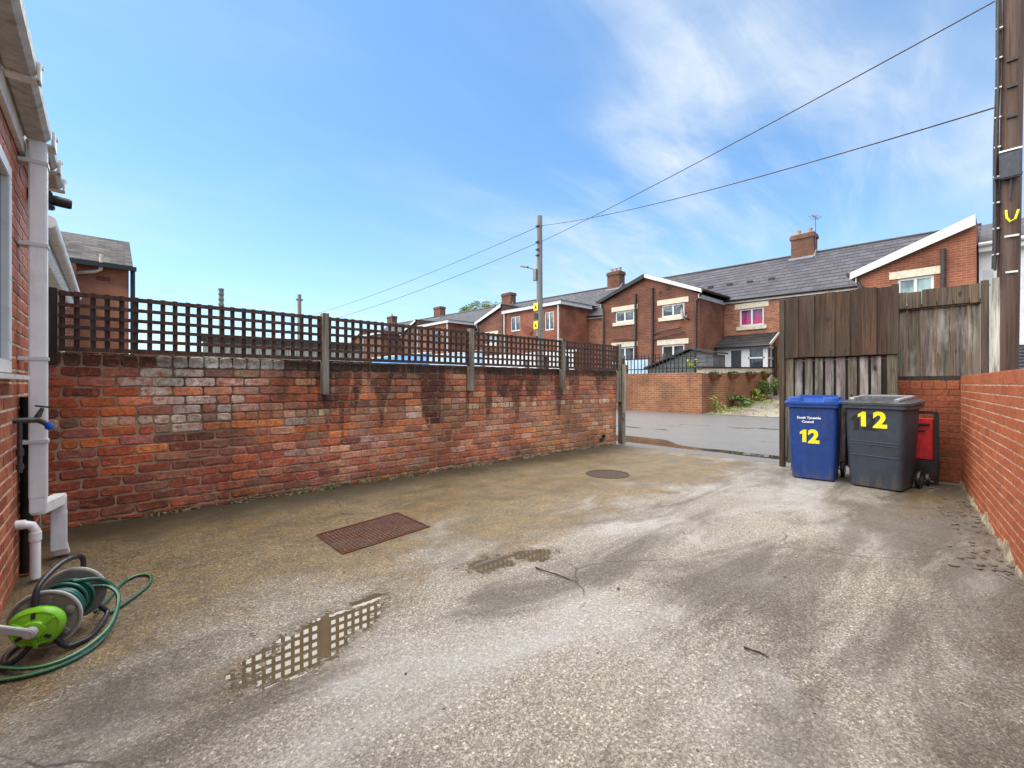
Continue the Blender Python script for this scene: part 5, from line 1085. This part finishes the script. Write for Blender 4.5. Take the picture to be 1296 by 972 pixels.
# moss, leaves and grit in the angle of the old wall
mb = MB()
for k in range(900):
    x = rnd.uniform(0.2, 7.4); y = WY - 0.01 - abs(rnd.gauss(0, 0.035)); s_ = rnd.uniform(0.004, 0.016)
    if math.sin(x * 5.1) + math.sin(x * 13.7 + 1) < -0.3: continue
    c = 0 if rnd.random() < 0.62 else 1; n = 5; a0 = rnd.random() * 6
    mb.prism([(x + math.cos(a0 + 6.283 * i / n) * s_ * rnd.uniform(0.6, 1.3), y + math.sin(a0 + 6.283 * i / n) * s_ * rnd.uniform(0.6, 1.3), 0.001) for i in range(n)], (rnd.uniform(-.01, .01), rnd.uniform(-.005, .005), rnd.uniform(0.006, 0.025)), mi=c)
for k in range(26):
    x = rnd.choice([0.95, 1.5, 1.9, 2.4, 2.9, 3.6, 4.3, 4.6]) + rnd.uniform(-0.12, 0.12); leaves(mb, x, WY - 0.03, 0.03, 0.05, 0.03, 0.03, 9, 0.014, 2)
tag(mb.build('moss_and_grit', ['debris', 'moss', 'leaf'], weld=False), 'strip of moss, tiny weeds and grit along the foot of the old wall', 'moss', kind='stuff')
tr = thing('tree', (44, 54, 0), 'loose green tree showing its top above the slate roofs', 'tree')
mb = MB(); mb.tube([(44, 54, 0), (44.1, 54, 5), (43.9, 54.2, 11.5)], [0.35, 0.28, 0.12], 10)
for a, b in (((44.1, 54, 6), (42, 57, 12.8)), ((44, 54, 7), (45, 52, 13.3)), ((44, 54, 7.5), (44, 55, 13.8))): mb.tube([a, b], [0.15, 0.05], 7)
mb.build('trunk', 'bark', tr, smooth=50)
mb = MB()
for k in range(70):
    a = rnd.random() * 6.28; q = rnd.uniform(0, 1) ** 0.6; cx, cy = 44 + math.cos(a) * q * 3.2, 55 + math.sin(a) * q * 4.6; cz = 12.6 + rnd.uniform(-2.2, 2.0) * (1 - q * 0.6)
    leaves(mb, cx, cy, cz, 0.8, 0.8, 0.55, 70, 0.16)
mb.build('crown', 'leaf_tree', tr, weld=False)

# ================================================================== OBJECTS IN THE YARD
# ---- iron covers
ic = thing('inspection_cover', (1.6, 3.42, 0), 'rusty rectangular iron inspection cover set in the concrete', 'drain cover')
CQ = [V((1.205, 3.10, 0)), V((1.985, 3.21, 0)), V((1.98, 3.77, 0)), V((1.205, 3.645, 0))]
def cq(u, v, z): return CQ[0] * (1 - u) * (1 - v) + CQ[1] * u * (1 - v) + CQ[2] * u * v + CQ[3] * (1 - u) * v + V((0, 0, z))
def cbox(mb, u0, u1, v0, v1, z0, z1, mi=0): mb.hexa(mi=mi, P=[cq(u0, v0, z0), cq(u1, v0, z0), cq(u1, v1, z0), cq(u0, v1, z0), cq(u0, v0, z1), cq(u1, v0, z1), cq(u1, v1, z1), cq(u0, v1, z1)])
mb = MB()
for a in ((0, 1, 0, 0.035), (0, 1, 0.965, 1), (0, 0.025, 0.036, 0.964), (0.975, 1, 0.036, 0.964)): cbox(mb, *a, -0.02, 0.007)
mb.build('frame', 'rust_iron', ic)
mb = MB(); cbox(mb, 0.03, 0.97, 0.042, 0.958, -0.02, 0.003)
for i in range(24):
    for j in range(15):
        u, v = 0.045 + i * 0.0384, 0.06 + j * 0.0595
        if (i, j) in ((5, 5), (6, 5), (5, 6), (18, 9), (17, 9), (18, 8)): continue
        if i % 2 == j % 2: cbox(mb, u, u + 0.032, v + 0.012, v + 0.036, 0.003, 0.0068, 1)
        else: cbox(mb, u + 0.010, u + 0.022, v, v + 0.050, 0.003, 0.0068, 1)
mb.build('plate', ['rust_iron', 'worn_iron'], ic)
rc = thing('round_cover', (4.9, 3.51, 0), 'round dark rusty iron cover in the concrete near the gateway', 'drain cover')
mb = MB(); mb.lathe((4.9, 3.51, -0.01), (0, 0, 1), [(0.285, 0), (0.285, 0.016), (0.262, 0.016), (0.262, 0.0)], 40, cap=False); mb.build('frame', 'dark_rust', rc)
mb = MB(); mb.lathe((4.9, 3.51, -0.01), (0, 0, 1), [(0.258, 0), (0.258, 0.013)], 40); mb.build('plate', 'dark_rust', rc)
# ---- twigs
for pts, lab in (([(2.05, 2.03, .006), (2.04, 1.97, .012), (2.07, 1.86, .008), (2.08, 1.73, .006)], 'long thin twig lying beside the small puddles'), ([(2.13, 0.78, .006), (2.12, 0.74, .012), (2.14, 0.72, .006), (2.13, 0.68, .006)], 'short dark twig lying alone in the middle right of the concrete')):
    mb = MB(); mb.tube(pts, [0.005, 0.004, 0.004, 0.002], 6); tag(mb.build('twig', 'twig', off=pts[0]), lab, 'twig')
mb = MB()
for (x, y) in ((7.0, 3.4), (6.6, 2.9), (5.9, 3.1), (6.9, 2.6), (6.2, 2.3), (2.2, 1.5), (3.1, 0.9), (3.8, 0.45), (4.6, 0.9), (1.6, 1.2), (5.2, 2.2), (2.8, 2.6), (3.4, 1.7), (1.1, 2.8), (0.5, 2.4)):
    a = rnd.random() * 6; r_ = rnd.uniform(0.008, 0.022); mb.poly([(x + math.cos(a + i * 1.57) * r_ * (1 if i % 2 else 0.5), y + math.sin(a + i * 1.57) * r_ * (1 if i % 2 else 0.5), 0.005 + rnd.uniform(0, 0.006)) for i in range(4)])
tag(mb.build('leaf_litter', 'twig', weld=False), 'scattered dead leaf scraps on the concrete', 'leaves', kind='stuff')

mb = MB()
for k in range(420):
    x, y = rnd.uniform(0.3, 7.2), rnd.uniform(0.2, 5.0)
    if y > 4.6 and rnd.random() < 0.3: y = 5.1 - abs(rnd.gauss(0, 0.1))
    r_ = rnd.uniform(0.002, 0.0065); a0 = rnd.random() * 6; n = 5
    mb.prism([(x + math.cos(a0 + 6.283 * i / n) * r_ * rnd.uniform(0.6, 1.3), y + math.sin(a0 + 6.283 * i / n) * r_ * rnd.uniform(0.6, 1.3), 0.0005) for i in range(n)], (0, 0, r_ * rnd.uniform(0.4, 0.9)), mi=rnd.choice((0, 0, 1)))
tag(mb.build('grit', ['debris', 'concrete_post'], weld=False), 'loose stone chips and grit scattered over the concrete', 'grit', kind='stuff')
# ---- wheelie bins
def rrect(cx, cy, hx, hy, r, z, n=5, tilt=0.0):
    pts = []
    for qx, qy, a0 in ((1, 1, 0), (-1, 1, 90), (-1, -1, 180), (1, -1, 270)):
        for k in range(n):
            a = R(a0 + 90 * k / (n - 1)); x = cx + qx * (hx - r) + math.cos(a) * r; y = cy + qy * (hy - r) + math.sin(a) * r
            pts.append((x, y, z + tilt * (x - cx)))
    return pts
def bin_(name, loc, rz, wb, wt, db, dt, H, label, bm_, lm_, style):
    t = thing(name, loc, label, 'wheelie bin', 'wheelie bins in front of the gate', True, rz)     # local: -x is the front
    fb = 0.0
    mb = MB(); secs = []
    for k in range(8):
        f = k / 7; z = 0.02 + f * (H - 0.02); d = db + (dt - db) * f; w_ = wb + (wt - wb) * f; x0 = -0.035 * f
        bulge = 0.006 * math.sin(f * math.pi)
        secs.append(rrect(x0 + d / 2, 0, d / 2 + bulge * 0.5, w_ / 2 + bulge, 0.05, z))
    secs.insert(0, rrect(db / 2, 0, db / 2 - 0.03, wb / 2 - 0.03, 0.04, 0.0)); mb.loft(secs); body = mb.build('body', bm_, t, smooth=35)
    mb = MB(); xo = -0.035 + dt / 2
    mb.loft([rrect(xo, 0, dt / 2 + 0.012, wt / 2 + 0.012, 0.05, H - 0.05), rrect(xo, 0, dt / 2 + 0.03, wt / 2 + 0.03, 0.055, H - 0.045), rrect(xo, 0, dt / 2 + 0.03, wt / 2 + 0.03, 0.055, H - 0.005), rrect(xo, 0, dt / 2 + 0.012, wt / 2 + 0.012, 0.05, H)]); mb.build('rim', bm_, body, smooth=35)
    mb = MB(); T = 0.06
    mb.loft([rrect(xo, 0, dt / 2 + 0.042, wt / 2 + 0.042, 0.06, H + 0.002, tilt=0.02), rrect(xo, 0, dt / 2 + 0.045, wt / 2 + 0.045, 0.06, H + 0.03, tilt=0.03), rrect(xo, 0, dt / 2 + 0.02, wt / 2 + 0.02, 0.06, H + 0.045, tilt=0.04), rrect(xo + 0.01, 0, dt / 2 - 0.04, wt / 2 - 0.035, 0.07, H + (0.062 if style else 0.05), tilt=0.05), rrect(xo + 0.01, 0, dt / 2 - 0.10, wt / 2 - 0.10, 0.08, H + (0.078 if style else 0.046), tilt=0.05)]); lid = mb.build('lid', lm_, t, smooth=32)
    mb = MB()
    if style == 0:      # raised grips at the front corners and side ribs
        for sy in (1, -1): mb.loft([rrect(-0.0, sy * (wt / 2 - 0.075), 0.075, 0.085, 0.03, H + 0.02), rrect(0.0, sy * (wt / 2 - 0.075), 0.07, 0.075, 0.03, H + 0.075), rrect(0.0, sy * (wt / 2 - 0.075), 0.055, 0.06, 0.03, H + 0.084)])
        for sy in (1, -1): mb.box((0.1, sy * (wt / 2 - 0.05), H + 0.03), (dt - 0.08, sy * (wt / 2 + 0.0), H + 0.078))
        mb.box((dt - 0.12, -wt / 2 + 0.04, H + 0.03), (dt - 0.02, wt / 2 - 0.04, H + 0.095))
    else:
        for P in ([(-0.035, wt / 2 - 0.075, H + 0.050), (0.02, wt / 2 - 0.055, H + 0.064), (0.2, wt / 2 - 0.05, H + 0.074), (dt - 0.10, wt / 2 - 0.055, H + 0.090)], [(-0.035, -wt / 2 + 0.075, H + 0.050), (0.02, -wt / 2 + 0.055, H + 0.064), (0.2, -wt / 2 + 0.05, H + 0.074), (dt - 0.10, -wt / 2 + 0.055, H + 0.090)], [(dt - 0.10, wt / 2 - 0.055, H + 0.090), (dt - 0.09, 0, H + 0.094), (dt - 0.10, -wt / 2 + 0.055, H + 0.090)]):
            for q, r_ in zip(P, P[1:]): mb.bar(q, r_, 0.045, 0.022)
    mb.build('lid_moulding', lm_ if style == 0 else 'lid_highlight', lid, smooth=40, bevel=0.006 if style == 0 else 0)
    mb = MB(); mb.tube([(dt - 0.06, wt / 2 - 0.05, H + 0.0), (dt + 0.06, wt / 2 - 0.05, H + 0.03), (dt + 0.06, -wt / 2 + 0.05, H + 0.03), (dt - 0.06, -wt / 2 + 0.05, H + 0.0)], 0.016, 10); mb.build('handle', bm_, t, smooth=40)
    for sy in (1, -1):
        y = sy * (wb / 2 + 0.045)
        mb = MB(); mb.lathe((db + 0.0, y - 0.025, 0.10), (0, 1, 0), [(0.055, 0), (0.095, 0.004), (0.10, 0.015), (0.10, 0.035), (0.095, 0.046), (0.055, 0.05)], 24); wl = mb.build('wheel', 'black_plastic', t, smooth=40)
        mb = MB(); mb.lathe((db, y - 0.03, 0.10), (0, 1, 0), [(0.03, 0), (0.045, 0.004), (0.045, 0.056), (0.03, 0.06)], 16); mb.build('hub', 'grey_metal', wl, smooth=40)
    mb = MB(); mb.tube([(db, -wb / 2 - 0.06, 0.10), (db, wb / 2 + 0.06, 0.10)], 0.012, 8); mb.build('axle', 'grey_metal', t)
    def on_front(y, z, lift=0.004):    # matrix that lays lettering on the sloping front
        f = (z - 0.02) / (H - 0.02); x = -0.035 * f - 0.003 * math.sin(f * math.pi) - lift
        return Matrix.Translation((x, y, z)) @ Matrix(((0, -0.036, -1, 0), (-1, 0, 0, 0), (0, 1, 0, 0), (0, 0, 0, 1)))
    return t, body, on_front
bb, bbody, bf = bin_('wheelie_bin', (6.50, 1.575, 0), R(7), 0.45, 0.51, 0.50, 0.66, 0.955, 'blue wheelie bin with a yellow 12 low on its front', 'blue_bin', 'blue_lid', 0)
mb = MB(); mb.one(0.225, bf(0.085, 0.47)); mb.text('2', 0.225, bf(-0.015, 0.47), 0.011); mb.build('number', 'yellow_vinyl', bbody)
mb = MB(); mb.text('South Tyneside', 0.040, bf(0.035, 0.765), 0.0012); mb.text('Council', 0.040, bf(0.045, 0.715), 0.0012); mb.build('lettering', 'white_vinyl', bbody)
gb, gbody, gfm = bin_('wheelie_bin', (6.47, 0.965, 0), R(-7), 0.48, 0.555, 0.47, 0.60, 0.965, 'dark grey wheelie bin with a large yellow 12 high on its front', 'grey_bin', 'grey_lid', 1)
mb = MB(); mb.one(0.245, gfm(0.095, 0.71)); mb.text('2', 0.245, gfm(-0.06, 0.71), 0.011); mb.build('number', 'yellow_vinyl', gbody)
mb = MB(); mb.one(0.25, gfm(0.165, 0.665, 0.002)); mb.text('2', 0.25, gfm(0.035, 0.675, 0.002), 0.008); mb.build('sticker_mark', 'old_sticker', gbody)  # dark mark left by an older number sticker
mb = MB()
for z in (0.50, 0.53, 0.37): mb.tube([(-0.035 * z - 0.003, -0.22, z), (-0.035 * z - 0.0055, 0, z + 0.004), (-0.035 * z - 0.003, 0.22, z + 0.008)], 0.006, 6)
mb.build('front_rib', 'grey_bin', gbody, smooth=50)
# ---- red trolley bag
rt = thing('trolley', (7.35, 0.6, 0), 'red bag strapped in a black wheeled frame beside the dark grey bin', 'trolley')
mb = MB(); mb.loft([rrect(7.33, 0.665, 0.10, 0.14, 0.03, z_) for z_ in (0.30, 0.78)]); bg_ = mb.build('bag', 'red_fabric', rt, smooth=35)
mb = MB(); mb.box((7.215, 0.56, 0.70), (7.228, 0.79, 0.725)); mb.box((7.215, 0.60, 0.63), (7.227, 0.70, 0.645)); mb.build('strap', 'iron_black', bg_)
mb = MB()
mb.bar((7.24, 0.505, 0.03), (7.24, 0.505, 0.86), 0.045, 0.04, (1, 0, 0)); mb.bar((7.24, 0.83, 0.1), (7.24, 0.83, 0.86), 0.045, 0.04, (1, 0, 0)); mb.bar((7.24, 0.49, 0.86), (7.24, 0.85, 0.86), 0.04, 0.035); mb.box((7.15, 0.49, 0.12), (7.45, 0.84, 0.29)); mb.build('frame', 'black_plastic', rt, bevel=0.006)
for y in (0.555, 0.80):
    mb = MB(); mb.lathe((7.14, y, 0.075), (0, 1, 0), [(0.03, 0), (0.072, 0.004), (0.075, 0.03), (0.03, 0.034)], 20); wl = mb.build('wheel', 'black_plastic', rt, smooth=40)
    mb = MB(); mb.lathe((7.14, y - 0.004, 0.075), (0, 1, 0), [(0.012, 0), (0.03, 0.002), (0.03, 0.036)], 14); mb.build('hub', 'grey_metal', wl, smooth=40)

# ---- hose reel
hr = thing('hose_reel', (-0.16, 2.95, 0), 'green garden hose on a grey reel with lime green hub beside the house wall', 'hose reel')
ca, cb = V((-0.213, 2.84, 0.160)), V((-0.135, 3.075, 0.165)); AX = (cb - ca).normalized(); SX = V((AX.y, -AX.x, 0))
for o_, sg, nm in ((ca, -1, 'reel_disc'), (cb, 1, 'reel_disc')):
    mb = MB(); mb.lathe(o_, AX * sg, [(0.05, 0.0), (0.05, 0.004), (0.110, 0.004), (0.118, 0.012), (0.124, 0.010), (0.125, -0.006), (0.119, -0.010), (0.05, -0.006), (0.05, 0)], 48, cap=False)
    for k in range(6):
        a = 6.283 * (k + 0.3) / 6; d = V((0, 0, 1)) * math.sin(a) + SX * math.cos(a)
        if k % 2: mb.bar(o_ + d * 0.06 + AX * sg * 0.007, o_ + d * 0.108 + AX * sg * 0.007, 0.016, 0.008, AX)
        else: mb.lathe(o_ + d * 0.088 + AX * sg * 0.003, AX * sg, [(0.021, 0), (0.018, 0.009), (0.011, 0.012)], 14)
    ds = mb.build(nm, 'reel_grey', hr, smooth=35)
    mb = MB(); n = 48; mb.tube([o_ + AX * sg * 0.004 + (SX * math.cos(6.283 * k / n) + V((0, 0, 1)) * math.sin(6.283 * k / n)) * 0.1225 for k in range(n)], 0.0055, 8, closed=True); mb.build('disc_edge', 'reel_pale', ds, smooth=60)
mb = MB(); mb.lathe(ca, AX, [(0.06, -0.005), (0.06, (cb - ca).length + 0.005)], 24); mb.build('drum', 'frame_dark', hr, smooth=40)
pts = []; turns = 10.5; n = 360; Lx = (cb - ca).length - 0.04
for k in range(n + 1):
    f = k / n; a = f * turns * 6.283; zig = abs(((f * 2.0) % 2) - 1); rr_ = min(0.068, 0.045 + f * 2.0) + 0.018 * max(0, min(1, (f - 0.48) * 25)) + 0.005 * math.sin(a * 0.7) + 0.004 * math.sin(f * 37)
    if f > 0.985: rr_ -= (f - 0.985) * 3
    pts.append(ca + AX * (0.02 + Lx * (1 - zig) * 0.98) + (SX * math.cos(a) + V((0, 0, 1)) * math.sin(a)) * rr_)
mb = MB(); mb.tube(pts, 0.0085, 8); mb.build('coiled_hose', 'hose_green', hr, smooth=60)
def spline(P, n=14):
    P = [V(p) for p in P]; out = []
    for i in range(len(P) - 1):
        p0, p1, p2, p3 = P[max(i - 1, 0)], P[i], P[i + 1], P[min(i + 2, len(P) - 1)]
        for k in range(n):
            t = k / n; out.append(0.5 * ((2 * p1) + (p2 - p0) * t + (2 * p0 - 5 * p1 + 4 * p2 - p3) * t * t + (3 * p1 - p0 - 3 * p2 + p3) * t ** 3))
    out.append(P[-1]); return out
def hose(P, name='loose_hose'):
    S = spline(P); mb = MB(); mb.tube(S, 0.0085, 10); o = mb.build(name, 'hose_green', hr, smooth=60)
    mb = MB(); mb.tube([p + V((-0.0035, -0.005, 0.0045)) for p in S], 0.0042, 6); mb.build('stripe', 'hose_stripe', o, smooth=60); return o
hose([(-0.13, 2.98, 0.255), (-0.04, 3.02, 0.225), (0.02, 3.02, 0.15), (0.02, 2.93, 0.06), (-0.04, 2.78, 0.012), (-0.13, 2.68, 0.010), (-0.24, 2.66, 0.012), (-0.36, 2.72, 0.010), (-0.40, 2.80, 0.010)])
hose([(-0.07, 3.02, 0.20), (-0.01, 3.02, 0.18), (0.03, 2.97, 0.13), (0.0, 2.86, 0.05), (-0.07, 2.74, 0.03), (-0.16, 2.67, 0.028), (-0.26, 2.70, 0.026), (-0.38, 2.86, 0.012)])
hose([(-0.06, 3.12, 0.03), (0.0, 3.34, 0.010), (0.05, 3.52, 0.010), (0.12, 3.60, 0.010), (0.18, 3.55, 0.010), (0.17, 3.40, 0.010), (0.09, 3.24, 0.010), (0.0, 3.10, 0.015)])
# hub and crank
hc = ca - AX * 0.03 + V((-0.012, 0, -0.012))
mb = MB(); n = 36; ring = []
for k in range(n):
    a = 6.283 * k / n; rr_ = (0.090 + 0.004 * math.cos(3 * (a - 0.5))) * (0.86 if 4.3 < a < 5.1 else 1.0); ring.append((SX * math.cos(a) * 1.05 + V((0, 0, 1)) * math.sin(a)) * rr_)
mb.loft([[hc + p for p in ring], [hc + p * 0.99 - AX * 0.014 for p in ring], [hc + p * 0.90 - AX * 0.026 for p in ring], [hc + p * 0.84 - AX * 0.030 for p in ring], [hc + p * 0.80 - AX * 0.027 for p in ring], [hc + p * 0.45 - AX * 0.036 for p in ring], [hc + p * 0.40 - AX * 0.046 for p in ring], [hc + p * 0.30 - AX * 0.048 for p in ring]])
for k in range(3):
    a = 0.6 + 2.094 * k; d = SX * math.cos(a) + V((0, 0, 1)) * math.sin(a); mb.bar(hc + d * 0.03 - AX * 0.040, hc + d * 0.078 - AX * 0.030, 0.012, 0.012, AX)
hub = mb.build('hub', 'lime_plastic', hr, smooth=40)
mb = MB()
for a in (1.6, 3.7, 5.6):
    d = SX * math.cos(a) + V((0, 0, 1)) * math.sin(a); mb.bar(hc + d * 0.046 - AX * 0.0335, hc + d * 0.068 - AX * 0.0295, 0.014, 0.008, AX)
mb.build('grip_slot', 'frame_dark', hub)
mb = MB(); q = hc - AX * 0.060; mb.lathe(q + AX * 0.012, -AX, [(0.024, 0), (0.024, 0.02), (0.018, 0.026)], 18); mb.bar(q + V((0.01, 0, -0.004)), q + V((-0.095, -0.01, 0.058)), 0.03, 0.018, AX); mb.bar(q + V((-0.090, -0.01, 0.055)), q + V((-0.13, -0.04, 0.045)), 0.03, 0.022, AX); mb.build('crank', 'reel_pale', hr, bevel=0.003)
# tube frame: carrying handle over the top, feet
mb = MB(); S = spline([ca + V((-0.03, -0.02, 0.05)), ca + V((-0.03, -0.01, 0.12)), ca + V((-0.01, 0.03, 0.165)), (ca + cb) / 2 + V((0.0, 0.02, 0.19)), cb + V((0.01, 0.0, 0.18)), cb + V((0.03, 0.03, 0.155)), cb + V((0.03, 0.03, 0.10)), cb + V((0.0, 0.02, 0.0))], 8); mb.tube(S, 0.0115, 12); mb.build('handle', 'frame_dark', hr, smooth=60)
mb = MB(); S = spline([ca + V((0.02, -0.03, -0.06)), ca + V((0.06, -0.03, -0.13)), ca + V((0.10, -0.01, -0.143)), ca + V((0.15, 0.05, -0.147)), cb + V((0.12, 0.0, -0.145)), cb + V((0.10, 0.02, -0.11)), cb + V((0.03, 0.02, -0.02))], 8); mb.tube(S, 0.0115, 12)
S = spline([ca + V((-0.02, -0.03, -0.06)), ca + V((-0.08, -0.03, -0.13)), ca + V((-0.12, -0.01, -0.147)), ca + V((-0.12, 0.10, -0.147)), cb + V((-0.12, 0.0, -0.145)), cb + V((-0.02, 0.02, -0.02))], 8); mb.tube(S, 0.0115, 12); mb.build('stand', 'frame_dark', hr, smooth=60)
